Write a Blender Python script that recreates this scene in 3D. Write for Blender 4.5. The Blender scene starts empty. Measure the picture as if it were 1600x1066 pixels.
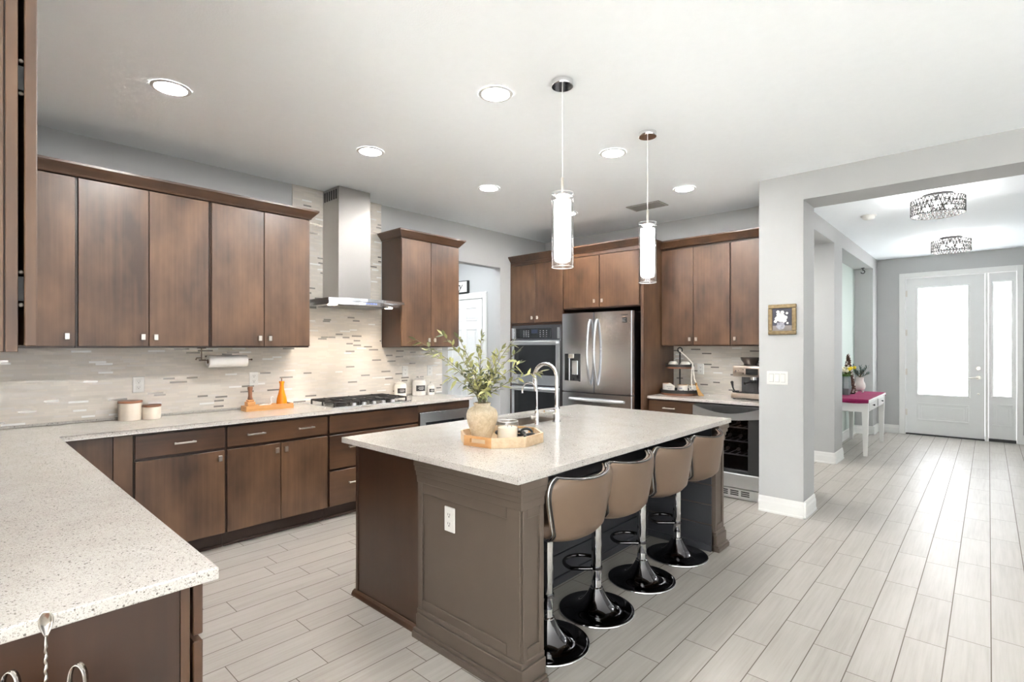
import bpy, bmesh, math, random
from mathutils import Vector, Matrix
from math import pi, sin, cos, radians, sqrt

S = bpy.context.scene
C = S.collection
R = random.Random(7)

# ------------------------------------------------------------------ camera
YAW = math.atan2(745.0, 812.0)
EYE = 1.44
cam = bpy.data.cameras.new('camera')
cam.sensor_width = 36.0
cam.lens = 812.0 / 1600.0 * 36.0
cam.shift_y = 8.0 / 1600.0
cam.clip_start = 0.02
cam.clip_end = 100
camo = bpy.data.objects.new('camera', cam)
camo.location = (0, 0, EYE)
camo.rotation_euler = (pi / 2, 0, YAW)
C.objects.link(camo)
S.camera = camo

# ------------------------------------------------------------------ world, daylight, exposure
S.view_settings.view_transform = 'Standard'
S.view_settings.look = 'None'
S.view_settings.gamma = 1.0
S.view_settings.use_curve_mapping = False
S.view_settings.exposure = 1.22
W = bpy.data.worlds.new('daylight')
W.use_nodes = True
W.node_tree.nodes['Background'].inputs[0].default_value = (0.95, 0.97, 1.0, 1)
W.node_tree.nodes['Background'].inputs[1].default_value = 1.2
S.world = W
S.cycles.max_bounces = 24
S.cycles.diffuse_bounces = 16
S.cycles.glossy_bounces = 5
S.cycles.transmission_bounces = 8
S.cycles.transparent_max_bounces = 16
S.cycles.blur_glossy = 1.0
S.cycles.caustics_reflective = False
S.cycles.caustics_refractive = False
S.cycles.sample_clamp_indirect = 40.0
S.cycles.sample_clamp_direct = 28.0


def area_light(name, loc, rot, sx, sy, power, col=(1, 1, 1), spread=None):
    l = bpy.data.lights.new(name, 'AREA')
    l.shape = 'RECTANGLE'
    l.size = sx
    l.size_y = sy
    l.energy = power
    l.color = col
    if spread:
        l.spread = spread
    o = bpy.data.objects.new(name, l)
    o.location = loc
    o.rotation_euler = rot
    C.objects.link(o)
    return o


# area lights at the unseen great room windows, tilted up to brighten the ceiling
area_light('daylight_south', (2.6, -5.14, 1.35), (pi / 2 + 0.3, 0, 0), 4.2, 2.3, 6, (0.97, 0.985, 1))
area_light('daylight_south_kitchen', (-2.6, -5.14, 1.35), (pi / 2 + 0.3, 0, 0), 3.0, 2.3, 8, (0.97, 0.985, 1))
area_light('daylight_east', (5.14, 0.6, 1.35), (pi / 2 + 0.3, 0, pi / 2), 5.6, 2.3, 5, (0.97, 0.985, 1))
sun = bpy.data.lights.new('sun', 'SUN')  # added sun; its floor patch behind the camera bounces light onto the ceiling
sun.energy = 165
sun.angle = radians(0.6)
sun.color = (0.94, 0.98, 1.0)
added_suno = bpy.data.objects.new('sun', sun)
added_suno.location = (1, -9, 8)
added_suno.rotation_euler = (radians(40), 0, radians(8))
C.objects.link(added_suno)
# added area lamps without fixtures, brightening the utility hall and the side corridor
area_light('utility_hall_added_lamp', (-5.6, 4.2, 2.86), (0, 0, 0), 0.9, 0.9, 22, (0.93, 0.97, 1))
area_light('corridor_added_lamp', (-2.6, 6.6, 2.68), (0, 0, 0), 0.5, 0.5, 26, (1, 0.97, 0.93))


# ------------------------------------------------------------------ materials
class NT:
    def __init__(s, name):
        s.m = bpy.data.materials.new(name)
        s.m.use_nodes = True
        s.t = s.m.node_tree
        s.p = s.t.nodes['Principled BSDF']
        s.out = s.t.nodes['Material Output']

    def n(s, typ, **kw):
        x = s.t.nodes.new(typ)
        for k, v in kw.items():
            setattr(x, k, v)
        return x

    def l(s, a, b):
        s.t.links.new(a, b)

    def math(s, op, a, b=None, c=None):
        x = s.n('ShaderNodeMath', operation=op)
        for i, v in enumerate((a, b, c)):
            if v is None:
                continue
            if isinstance(v, (int, float)):
                x.inputs[i].default_value = v
            else:
                s.l(v, x.inputs[i])
        return x.outputs[0]

    def coord(s, kind='Object'):
        return s.n('ShaderNodeTexCoord').outputs[kind]

    def mapping(s, vec, scale=(1, 1, 1), loc=(0, 0, 0), rot=(0, 0, 0)):
        x = s.n('ShaderNodeMapping')
        s.l(vec, x.inputs[0])
        x.inputs['Scale'].default_value = scale
        x.inputs['Location'].default_value = loc
        x.inputs['Rotation'].default_value = rot
        return x.outputs[0]

    def noise(s, vec, scale, detail=4, rough=0.55, dim='3D'):
        x = s.n('ShaderNodeTexNoise', noise_dimensions=dim)
        s.l(vec, x.inputs['Vector'])
        x.inputs['Scale'].default_value = scale
        x.inputs['Detail'].default_value = detail
        x.inputs['Roughness'].default_value = rough
        return x.outputs[0]

    def ramp(s, fac, stops, interp='LINEAR'):
        x = s.n('ShaderNodeValToRGB')
        e = x.color_ramp
        e.interpolation = interp
        while len(e.elements) < len(stops):
            e.elements.new(0.5)
        for el, (p, c) in zip(e.elements, stops):
            el.position = p
            el.color = tuple(c) + ((1,) if len(c) == 3 else ())
        s.l(fac, x.inputs[0])
        return x.outputs[0]

    def mix(s, fac, a, b, mode='MIX'):
        x = s.n('ShaderNodeMix', data_type='RGBA', blend_type=mode)
        for i, v in ((0, fac), (6, a), (7, b)):
            if isinstance(v, (int, float)):
                x.inputs[i].default_value = v
            elif isinstance(v, tuple):
                x.inputs[i].default_value = v + ((1,) if len(v) == 3 else ())
            else:
                s.l(v, x.inputs[i])
        return x.outputs[2]

    def bump(s, h, strength=0.1, dist=0.01):
        x = s.n('ShaderNodeBump')
        x.inputs['Strength'].default_value = strength
        x.inputs['Distance'].default_value = dist
        s.l(h, x.inputs['Height'])
        s.l(x.outputs[0], s.p.inputs['Normal'])

    def set(s, col=None, rough=None, metal=None, **kw):
        P = s.p.inputs
        if col is not None:
            if isinstance(col, tuple):
                P['Base Color'].default_value = col + ((1,) if len(col) == 3 else ())
            else:
                s.l(col, P['Base Color'])
        if rough is not None:
            if isinstance(rough, (int, float)):
                P['Roughness'].default_value = rough
            else:
                s.l(rough, P['Roughness'])
        if metal is not None:
            P['Metallic'].default_value = metal
        for k, v in kw.items():
            P[k.replace('_', ' ')].default_value = v
        return s.m


def srgb(r, g, b):
    f = lambda c: c / 12.92 if c <= 0.04045 else ((c + 0.055) / 1.055) ** 2.4
    return tuple(f(c / 255.0) for c in (r, g, b))


def plain(name, rgb, rough=0.5, metal=0.0, var=0.06, scale=12, bump=0.0, **kw):
    """A solid finish with a faint procedural mottling."""
    n = NT(name)
    v = n.noise(n.coord(), scale, 3)
    a = tuple(c * (1 - var) for c in rgb)
    b = tuple(min(1, c * (1 + var)) for c in rgb)
    col = n.ramp(v, [(0.3, a), (0.7, b)])
    if bump:
        n.bump(n.noise(n.coord(), scale * 6, 4), bump, 0.004)
    return n.set(col, rough, metal, **kw)


def emit(name, rgb, strength, base=(0.8, 0.8, 0.8)):
    n = NT(name)
    n.set(base, 0.3)
    n.p.inputs['Emission Color'].default_value = rgb + (1,)
    n.p.inputs['Emission Strength'].default_value = strength
    return n.m


def wood(name, dark, light, axis='z', rough=0.36, blotch=0.72, fine=1.6):
    n = NT(name)
    oi = n.n('ShaderNodeObjectInfo')
    off = n.n('ShaderNodeVectorMath', operation='SCALE')
    cmb = n.n('ShaderNodeCombineXYZ')
    for i in range(3):
        n.l(oi.outputs['Random'], cmb.inputs[i])
    n.l(cmb.outputs[0], off.inputs[0])
    off.inputs['Scale'].default_value = 37.0
    add = n.n('ShaderNodeVectorMath', operation='ADD')
    n.l(n.coord(), add.inputs[0])
    n.l(off.outputs[0], add.inputs[1])
    v = add.outputs[0]
    lo, hi = 1.1, 26.0 * fine
    sc = {'x': (lo, hi, hi), 'y': (hi, lo, hi), 'z': (hi, hi, lo)}[axis]
    g = n.noise(n.mapping(v, sc), 1.0, 6, 0.6)
    sc2 = {'x': (2.6, 5, 5), 'y': (5, 2.6, 5), 'z': (5, 5, 2.6)}[axis]
    b = n.noise(n.mapping(v, sc2), 1.0, 3, 0.5)
    f = n.math('ADD', n.math('MULTIPLY', g, 1 - blotch), n.math('MULTIPLY', b, blotch))
    col = n.ramp(f, [(0.34, dark), (0.66, light)])
    n.bump(g, 0.04, 0.002)
    return n.set(col, rough, Specular_IOR_Level=0.65)


def glassy(name, tint=(1, 1, 1), refl=0.05, rough=0.02):
    """Thin clear glass: see-through with a Fresnel sheen."""
    n = NT(name)
    tr = n.n('ShaderNodeBsdfTransparent')
    tr.inputs[0].default_value = tint + (1,)
    gl = n.n('ShaderNodeBsdfGlossy')
    gl.inputs['Roughness'].default_value = rough
    lw = n.n('ShaderNodeLayerWeight')
    lw.inputs[0].default_value = 0.35
    f = n.math('ADD', n.math('MULTIPLY', n.math('POWER', lw.outputs['Facing'], 2.2), 0.6), refl)
    mx = n.n('ShaderNodeMixShader')
    n.l(f, mx.inputs[0])
    n.l(tr.outputs[0], mx.inputs[1])
    n.l(gl.outputs[0], mx.inputs[2])
    n.l(mx.outputs[0], n.out.inputs[0])
    n.t.nodes.remove(n.p)
    return n.m


def steel(name, rgb=(0.66, 0.675, 0.70), rough=0.21, axis='z'):
    n = NT(name)
    sc = {'z': (420, 420, 1.5), 'x': (1.5, 420, 420), 'y': (420, 1.5, 420)}[axis]
    g = n.noise(n.mapping(n.coord(), sc), 1.0, 3)
    r = n.n('ShaderNodeMapRange')
    n.l(g, r.inputs[0])
    r.inputs[3].default_value = rough - 0.025
    r.inputs[4].default_value = rough + 0.025
    return n.set(rgb, r.outputs[0], 1.0)


def quartz(name):
    n = NT(name)
    co = n.coord()
    base = n.ramp(n.noise(co, 9, 4), [(0.3, srgb(186, 181, 175)), (0.7, srgb(194, 190, 185))])

    def specks(scale, thr, col, prev, amount):
        v = n.n('ShaderNodeTexVoronoi')
        n.l(co, v.inputs['Vector'])
        v.inputs['Scale'].default_value = scale
        s = n.n('ShaderNodeSeparateColor')
        n.l(v.outputs['Color'], s.inputs[0])
        pick = n.math('LESS_THAN', s.outputs[0], thr)
        near = n.math('LESS_THAN', v.outputs['Distance'], n.math('MULTIPLY', s.outputs[1], 0.62))
        return n.mix(n.math('MULTIPLY', n.math('MULTIPLY', pick, near), amount), prev, col)

    c = specks(300, 0.50, srgb(134, 128, 122), base, 0.65)
    c = specks(440, 0.45, srgb(158, 152, 146), c, 0.7)
    c = specks(215, 0.10, srgb(88, 82, 77), c, 0.85)
    c = specks(260, 0.22, srgb(212, 208, 203), c, 0.6)
    return n.set(c, 0.16, 0.0, Specular_IOR_Level=0.5)


def mosaic(name):
    """Linear strip mosaic: 16 mm rows of glass and stone strips of varying length."""
    n = NT(name)
    sp = n.n('ShaderNodeSeparateXYZ')
    n.l(n.coord(), sp.inputs[0])
    h = n.math('ADD', sp.outputs[0], sp.outputs[1])
    zr = n.math('DIVIDE', sp.outputs[2], 0.0150)
    row = n.math('FLOOR', zr)
    fz = n.math('FRACT', zr)
    wr = n.n('ShaderNodeTexWhiteNoise', noise_dimensions='1D')
    n.l(row, wr.inputs['W'])
    ln = n.math('ADD', n.math('MULTIPLY', wr.outputs['Value'], 0.05), 0.070)
    hx = n.math('ADD', n.math('DIVIDE', h, ln), n.math('MULTIPLY', wr.outputs['Value'], 17.3))
    ci = n.math('FLOOR', hx)
    fx = n.math('FRACT', hx)
    cmb = n.n('ShaderNodeCombineXYZ')
    n.l(row, cmb.inputs[0])
    n.l(ci, cmb.inputs[1])
    wn = n.n('ShaderNodeTexWhiteNoise', noise_dimensions='2D')
    n.l(cmb.outputs[0], wn.inputs['Vector'])
    val = wn.outputs['Value']
    col = n.ramp(val, [(0.0, srgb(212, 205, 195)), (0.34, srgb(205, 198, 188)), (0.60, srgb(210, 204, 196)),
                       (0.86, srgb(210, 205, 199)), (0.92, srgb(184, 178, 171)), (0.975, srgb(236, 236, 234))], 'CONSTANT')
    g = n.math('MAXIMUM', n.math('MULTIPLY', n.math('LESS_THAN', fz, 0.10), 1.0),
               n.math('LESS_THAN', fx, 0.022))
    c2 = n.mix(g, col, srgb(204, 199, 192))
    rg = n.ramp(val, [(0.0, (0.32,) * 3), (0.60, (0.12,) * 3), (0.86, (0.3,) * 3), (0.92, (0.14,) * 3), (0.975, (0.05,) * 3)], 'CONSTANT')
    mt = n.ramp(val, [(0.0, (0.0,) * 3), (0.92, (0.6,) * 3), (0.975, (0.0,) * 3)], 'CONSTANT')
    n.l(n.math('MULTIPLY', mt, n.math('SUBTRACT', 1.0, g)), n.p.inputs['Metallic'])
    r2 = n.mix(g, rg, (0.7, 0.7, 0.7))
    n.bump(n.math('SUBTRACT', 1.0, g), 0.25, 0.002)
    return n.set(c2, r2)


def plank_floor(name):
    """152 x 600 mm wood-look porcelain planks with grout, laid in a random quarter bond along Y."""
    n = NT(name)
    sp = n.n('ShaderNodeSeparateXYZ')
    n.l(n.coord(), sp.inputs[0])
    u = n.math('DIVIDE', n.math('ADD', sp.outputs[0], 40 * 0.1585 - 0.006), 0.1585)
    iu = n.math('FLOOR', u)
    fu = n.math('FRACT', u)
    # per-column bond offsets (fraction of a plank), repeating every ten columns
    k = n.math('DIVIDE', n.math('ADD', n.math('MODULO', iu, 10.0), 0.5), 10.0)
    offs = [0.763, 0.12, 0.50, 0.27, 0.68, 0.94, 0.694, 0.455, 0.32, 0.572]
    offs = [0.763, 0.30, 0.62, 0.06, 0.40, 0.94, 0.694, 0.455, 0.32, 0.572]
    rp = n.ramp(k, [(i / 10.0, (o, o, o)) for i, o in enumerate(offs)], 'CONSTANT')
    v = n.math('DIVIDE', sp.outputs[1], 0.6045)
    v = n.math('SUBTRACT', n.math('ADD', v, 20.0), rp)
    iv = n.math('FLOOR', v)
    fv = n.math('FRACT', v)
    gx = n.math('LESS_THAN', fu, 0.028)
    gy = n.math('LESS_THAN', fv, 0.0062)
    g = n.math('MAXIMUM', gx, gy)
    cmb = n.n('ShaderNodeCombineXYZ')
    n.l(iu, cmb.inputs[0])
    n.l(iv, cmb.inputs[1])
    wn = n.n('ShaderNodeTexWhiteNoise', noise_dimensions='2D')
    n.l(cmb.outputs[0], wn.inputs['Vector'])
    shift = n.n('ShaderNodeVectorMath', operation='SCALE')
    n.l(wn.outputs['Color'], shift.inputs[0])
    shift.inputs['Scale'].default_value = 9.0
    add = n.n('ShaderNodeVectorMath', operation='ADD')
    n.l(n.coord(), add.inputs[0])
    n.l(shift.outputs[0], add.inputs[1])
    gr = n.noise(n.mapping(add.outputs[0], (60, 2.2, 1)), 1.0, 6, 0.62)
    bl = n.noise(n.mapping(add.outputs[0], (7, 1.6, 1)), 1.0, 3)
    f = n.math('ADD', n.math('MULTIPLY', gr, 0.6), n.math('MULTIPLY', bl, 0.4))
    f = n.math('ADD', f, n.math('MULTIPLY', n.math('SUBTRACT', wn.outputs['Value'], 0.5), 0.10))
    col = n.ramp(f, [(0.30, srgb(150, 144, 137)), (0.5, srgb(164, 159, 152)), (0.70, srgb(173, 169, 163))])
    c2 = n.mix(g, col, srgb(102, 93, 85))
    n.bump(n.math('SUBTRACT', n.math('MULTIPLY', gr, 0.15), g), 0.25, 0.003)
    return n.set(c2, n.mix(g, (0.40, 0.40, 0.40), (0.8, 0.8, 0.8)))


def beadboard(name, rgb):
    n = NT(name)
    sp = n.n('ShaderNodeSeparateXYZ')
    n.l(n.coord(), sp.inputs[0])
    f = n.math('FRACT', n.math('DIVIDE', sp.outputs[1], 0.09))
    g = n.math('LESS_THAN', f, 0.09)
    n.bump(n.math('SUBTRACT', 1.0, g), 0.6, 0.006)
    return n.set(n.mix(g, rgb, tuple(c * 0.62 for c in rgb)), 0.5)


M = {}
M['wood'] = wood('stained_maple_upright', srgb(56, 37, 25), srgb(103, 75, 53), 'z')
M['wood_y'] = wood('stained_maple_along_y', srgb(50, 32, 21), srgb(86, 59, 39), 'y')
M['wood_x'] = wood('stained_maple_along_x', srgb(50, 32, 21), srgb(86, 59, 39), 'x')
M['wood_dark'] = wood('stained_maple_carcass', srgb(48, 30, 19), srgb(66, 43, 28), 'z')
M['toe'] = plain('toe_kick_stain', srgb(58, 42, 34), 0.5)
M['wall'] = plain('grey_wall_paint', srgb(174, 175, 175), 0.75, var=0.012, scale=3, bump=0.05)
M['ceiling'] = plain('white_ceiling_texture', srgb(244, 249, 253), 0.85, var=0.008, scale=18, bump=0.25)
M['trim'] = plain('white_trim_paint', srgb(220, 220, 218), 0.35, var=0.01)
M['white_door'] = plain('white_door_paint', srgb(222, 223, 223), 0.4, var=0.01)
M['floor'] = plank_floor('plank_tile_floor')
M['quartz'] = quartz('speckled_quartz')
M['mosaic'] = mosaic('strip_mosaic_tile')
M['steel'] = steel('brushed_stainless_upright', axis='z')
M['steel_y'] = steel('brushed_stainless_y', axis='y')
M['steel_x'] = steel('brushed_stainless_x', (0.66, 0.665, 0.675), 0.34, axis='x')
M['steel_hood'] = steel('brushed_hood_steel', (0.40, 0.385, 0.37), 0.30, 'z')
M['steel_dark'] = steel('dark_stainless', (0.17, 0.17, 0.18), 0.28, 'z')
M['nickel'] = plain('satin_nickel', (0.66, 0.63, 0.58), 0.3, 1.0, var=0.03)
M['chrome'] = plain('polished_chrome', (0.80, 0.80, 0.81), 0.06, 1.0, var=0.02)
M['black_chrome'] = plain('black_chrome', (0.13, 0.125, 0.13), 0.07, 1.0, var=0.05)
M['black_glass'] = plain('black_glass', (0.012, 0.013, 0.015), 0.05, 0.0, Specular_IOR_Level=0.6)
M['black'] = plain('matte_black', (0.015, 0.015, 0.015), 0.45)
M['black_metal'] = plain('black_iron', (0.02, 0.018, 0.017), 0.5, 0.3)
M['grey_paint'] = plain('warm_grey_island_paint', srgb(88, 77, 68), 0.45, var=0.05, scale=5)
M['grey_shaded'] = plain('island_paint_in_shade', srgb(58, 59, 63), 0.45, var=0.05, scale=5)  # same island paint as the posts, darkened for the shaded knee recess
M['leather'] = plain('taupe_leatherette', srgb(106, 87, 71), 0.45, var=0.04, scale=6, bump=0.05)
M['leather_in'] = plain('shade_darkened_leatherette', srgb(98, 76, 58), 0.45, var=0.04, scale=6, bump=0.05)  # light tan inside; the under-counter shade is put into this darker tone
M['piping'] = plain('black_piping', (0.02, 0.018, 0.017), 0.35)
M['ceramic'] = plain('cream_ceramic', srgb(214, 204, 190), 0.35, var=0.02)
M['white_ceramic'] = plain('white_ceramic', srgb(222, 218, 211), 0.2, var=0.015)
M['outlet'] = plain('white_plastic', srgb(216, 215, 211), 0.35, var=0.01)
M['slot'] = plain('dark_slot', (0.03, 0.03, 0.03), 0.6)
M['glass'] = glassy('clear_glass')
M['smoke_glass'] = glassy('smoked_glass', (0.72, 0.72, 0.74), 0.05)
M['lens'] = emit('lamp_lens', (1.0, 0.985, 0.965), 205)
M['diffuser'] = emit('lit_opal_glass', (1.0, 1.0, 0.99), 8)
M['bulb'] = emit('lit_bulb', (1.0, 0.985, 0.965), 240)
M['hood_lens'] = emit('hood_lamp_lens', (1.0, 0.80, 0.58), 40)
M['frosted'] = emit('daylit_frosted_glass', (0.95, 0.98, 1.0), 4.2)
M['oak'] = wood('honey_oak', srgb(160, 108, 56), srgb(200, 150, 90), 'y', 0.5)
M['acacia'] = wood('light_reclaimed_wood', srgb(178, 150, 116), srgb(212, 190, 160), 'x', 0.6, 0.45)
M['acacia_warm'] = wood('amber_reclaimed_wood', srgb(158, 108, 62), srgb(196, 152, 100), 'x', 0.6, 0.55)
M['walnut'] = wood('walnut_lid', srgb(98, 58, 36), srgb(140, 90, 60), 'y', 0.45)
M['orange'] = plain('orange_gloss', srgb(220, 124, 10), 0.25, var=0.05)
M['paper'] = plain('white_paper', srgb(226, 223, 218), 0.9, var=0.015, bump=0.1)
M['wax'] = plain('ivory_wax', srgb(246, 241, 228), 0.5, var=0.015)
M['stone'] = None
M['leaf'] = None
M['magenta'] = plain('magenta_cloth', srgb(140, 18, 78), 0.85, var=0.14, scale=30, bump=0.2)
M['teal'] = beadboard('teal_beadboard', srgb(180, 192, 186))
M['bronze'] = plain('aged_gold', (0.22, 0.165, 0.09), 0.45, 0.7, var=0.25, scale=40)
M['bead'] = plain('white_wood_bead', srgb(236, 231, 222), 0.6, var=0.03)
M['jute'] = plain('jute_tassel', srgb(176, 136, 82), 0.9, var=0.25, scale=80)
M['tool_steel'] = plain('worn_tool_steel', (0.42, 0.39, 0.36), 0.16, 1.0, var=0.05)
M['sink'] = steel('sink_steel', (0.42, 0.38, 0.34), 0.35, 'y')


def stone_mat():
    n = NT('crackled_stoneware')
    c = n.coord()
    a = n.noise(c, 14, 5, 0.65)
    col = n.ramp(a, [(0.28, srgb(160, 142, 116)), (0.5, srgb(190, 175, 150)), (0.72, srgb(206, 195, 175))])
    v = n.n('ShaderNodeTexVoronoi', feature='DISTANCE_TO_EDGE')
    n.l(c, v.inputs['Vector'])
    v.inputs['Scale'].default_value = 42
    g = n.math('LESS_THAN', v.outputs['Distance'], 0.03)
    col = n.mix(n.math('MULTIPLY', g, 0.35), col, srgb(150, 134, 112))
    n.bump(a, 0.25, 0.006)
    return n.set(col, 0.7)


def leaf_mat(name, a, b):
    n = NT(name)
    g = n.n('ShaderNodeNewGeometry')
    col = n.ramp(g.outputs['Random Per Island'], [(0.0, a), (0.5, tuple((x + y) / 2 for x, y in zip(a, b))), (1.0, b)])
    return n.set(col, 0.55)


M['stone'] = stone_mat()
M['leaf'] = leaf_mat('olive_leaf', srgb(42, 58, 42), srgb(176, 174, 112))
M['green'] = leaf_mat('fresh_leaf', srgb(38, 84, 24), srgb(96, 140, 48))
M['blue_leaf'] = leaf_mat('blue_green_leaf', srgb(40, 62, 60), srgb(92, 118, 110))
M['stem'] = plain('woody_stem', srgb(112, 104, 82), 0.8, var=0.15)


# ------------------------------------------------------------------ mesh building
class MB:
    def __init__(s):
        s.b = bmesh.new()
        s.mi = 0
        s.sm = False

    def _take(s, faces):
        for f in faces:
            f.material_index = s.mi
            f.smooth = s.sm

    def face(s, pts):
        vs = [s.b.verts.new(p) for p in pts]
        f = s.b.faces.new(vs)
        s._take([f])
        return f

    def box(s, x0, x1, y0, y1, z0, z1, bev=0.0, seg=1):
        x0, x1 = min(x0, x1), max(x0, x1)
        y0, y1 = min(y0, y1), max(y0, y1)
        z0, z1 = min(z0, z1), max(z0, z1)
        P = [(x, y, z) for z in (z0, z1) for y in (y0, y1) for x in (x0, x1)]
        v = [s.b.verts.new(p) for p in P]
        q = [(0, 2, 3, 1), (4, 5, 7, 6), (0, 1, 5, 4), (2, 6, 7, 3), (0, 4, 6, 2), (1, 3, 7, 5)]
        fs = [s.b.faces.new([v[i] for i in f]) for f in q]
        s._take(fs)
        if bev > 0:
            es = list({e for f in fs for e in f.edges})
            r = bmesh.ops.bevel(s.b, geom=es, offset=bev, segments=seg, affect='EDGES', profile=0.5)
            s._take(r['faces'])
        return s

    def prism(s, poly, z0, z1, to=lambda a, b, c: (a, b, c)):
        """poly: list of (a, b); extruded along c from z0 to z1; to() maps (a, b, c) to world."""
        n = len(poly)
        lo = [s.b.verts.new(to(a, b, z0)) for a, b in poly]
        hi = [s.b.verts.new(to(a, b, z1)) for a, b in poly]
        fs = [s.b.faces.new(lo[::-1]), s.b.faces.new(hi)]
        for i in range(n):
            j = (i + 1) % n
            fs.append(s.b.faces.new((lo[i], lo[j], hi[j], hi[i])))
        s._take(fs)
        return s

    def lathe(s, prof, cx, cy, z0=0.0, seg=32, axis='z', cap=True):
        """prof: list of (r, h) from bottom to top, spun about an axis through (cx, cy)."""
        rings = []
        for r, h in prof:
            ring = []
            for i in range(seg):
                a = 2 * pi * i / seg
                ring.append(s._ax(axis, r * cos(a), r * sin(a), h, cx, cy, z0))
            rings.append([s.b.verts.new(p) for p in ring])
        fs = []
        for a, b in zip(rings, rings[1:]):
            for i in range(seg):
                j = (i + 1) % seg
                fs.append(s.b.faces.new((a[i], a[j], b[j], b[i])))
        if cap:
            if prof[0][0] > 1e-5:
                fs.append(s.b.faces.new(rings[0][::-1]))
            if prof[-1][0] > 1e-5:
                fs.append(s.b.faces.new(rings[-1]))
        s._take(fs)
        return s

    @staticmethod
    def _ax(axis, a, b, h, p, q, r):
        if axis == 'z':
            return (p + a, q + b, r + h)
        if axis == 'y':            # centre (p=x, q=z), r = y origin
            return (p + a, r + h, q - b)
        return (r + h, p + a, q + b)  # axis x: centre (p=y, q=z)

    def tube(s, pts, rad, seg=10, closed=False, cap=True):
        pts = [Vector(p) for p in pts]
        n = len(pts)
        rads = rad if isinstance(rad, (list, tuple)) else [rad] * n
        T = []
        for i in range(n):
            a = pts[(i - 1) % n] if (closed or i > 0) else pts[i]
            b = pts[(i + 1) % n] if (closed or i < n - 1) else pts[i]
            T.append((b - a).normalized())
        up = Vector((0, 0, 1)) if abs(T[0].z) < 0.9 else Vector((1, 0, 0))
        N = (up - T[0] * up.dot(T[0])).normalized()
        rings = []
        for i in range(n):
            N = (N - T[i] * N.dot(T[i]))
            N = N.normalized() if N.length > 1e-6 else T[i].orthogonal().normalized()
            B = T[i].cross(N)
            rings.append([s.b.verts.new(pts[i] + (N * cos(2 * pi * k / seg) + B * sin(2 * pi * k / seg)) * rads[i]) for k in range(seg)])
        fs = []
        m = n if closed else n - 1
        for i in range(m):
            a, b = rings[i], rings[(i + 1) % n]
            for k in range(seg):
                l = (k + 1) % seg
                fs.append(s.b.faces.new((a[k], a[l], b[l], b[k])))
        if cap and not closed:
            fs.append(s.b.faces.new(rings[0][::-1]))
            fs.append(s.b.faces.new(rings[-1]))
        s._take(fs)
        return s

    def sphere(s, c, r, seg=14, rings=8, sc=(1, 1, 1)):
        vs = bmesh.ops.create_uvsphere(s.b, u_segments=seg, v_segments=rings, radius=r)['verts']
        for v in vs:
            v.co = Vector((v.co.x * sc[0] + c[0], v.co.y * sc[1] + c[1], v.co.z * sc[2] + c[2]))
        s._take({f for v in vs for f in v.link_faces})
        return s

    def grid(s, P, closed_u=False):
        """P: rows of points."""
        V = [[s.b.verts.new(p) for p in row] for row in P]
        fs = []
        for a, b in zip(V, V[1:]):
            n = len(a)
            for i in range(n if closed_u else n - 1):
                j = (i + 1) % n
                fs.append(s.b.faces.new((a[i], a[j], b[j], b[i])))
        s._take(fs)
        return V

    def build(s, name, mat, parent=None, auto=None, recalc=True):
        if recalc:
            bmesh.ops.recalc_face_normals(s.b, faces=s.b.faces)
        o0 = Vector((0, 0, 0))
        p = parent
        while p is not None:
            o0 += p.location
            p = p.parent
        me = bpy.data.meshes.new(name)
        if o0.length > 0:
            bmesh.ops.translate(s.b, verts=s.b.verts, vec=-o0)
        s.b.to_mesh(me)
        s.b.free()
        for m in (mat if isinstance(mat, list) else [mat]):
            me.materials.append(M[m] if isinstance(m, str) else m)
        if auto is not None:
            for poly in me.polygons:
                poly.use_smooth = True
            me.set_sharp_from_angle(angle=radians(auto))
        o = bpy.data.objects.new(name, me)
        C.objects.link(o)
        if parent is not None:
            o.parent = parent
        return o


def thing(name, label, cat, loc, group=None):
    o = bpy.data.objects.new(name, None)
    o.empty_display_size = 0.05
    o.location = loc
    C.objects.link(o)
    o['label'] = label
    o['category'] = cat
    if group:
        o['group'] = group
    return o


def tag(o, label, cat, group=None, kind=None):
    o['label'] = label
    o['category'] = cat
    if group:
        o['group'] = group
    if kind:
        o['kind'] = kind
    return o


def struct(mb, name, mat, auto=None):
    o = mb.build(name, mat, None, auto)
    o['kind'] = 'structure'
    o['label'] = STRUCT_LABEL.get(name, name.replace('_', ' ') + ' of the room')
    o['category'] = name.split('_')[0]
    return o


STRUCT_LABEL = {}


def copy_tree(o, loc, label, parent=None):
    c = o.copy()
    C.objects.link(c)
    if parent is not None:
        c.parent = parent
    else:
        c.location = loc
        c['label'] = label
    for ch in list(o.children):
        copy_tree(ch, None, None, c)
    return c

# ================================================================== THE SETTING
CEIL = 2.89
XA = -4.60      # range wall face (looks +x)
YB = 5.70       # refrigerator wall face (looks -y)
YC = -0.22      # wall behind the peninsula run (looks +y)
m = MB(); m.box(-8.2, 5.4, -5.4, 11.2, -0.12, 0.0)
struct(m, 'floor', 'floor')
m = MB(); m.box(-8.2, 5.4, -5.4, 11.2, CEIL, CEIL + 0.12)
struct(m, 'ceiling', 'ceiling')

# range wall with the cased opening to the utility hall
m = MB()
m.box(-4.72, XA, -5.2, 3.92, 0, CEIL)
m.box(-4.72, XA, 4.79, 5.85, 0, CEIL)
m.box(-4.72, XA, 3.92, 4.79, 2.44, CEIL)
struct(m, 'wall_range', 'wall')
m = MB(); m.box(XA, -1.39, YB, 5.85, 0, CEIL)
struct(m, 'wall_refrigerator', 'wall')
m = MB(); m.box(XA, -1.33, YC - 0.12, YC, 0, CEIL)
struct(m, 'wall_peninsula', 'wall')
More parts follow.
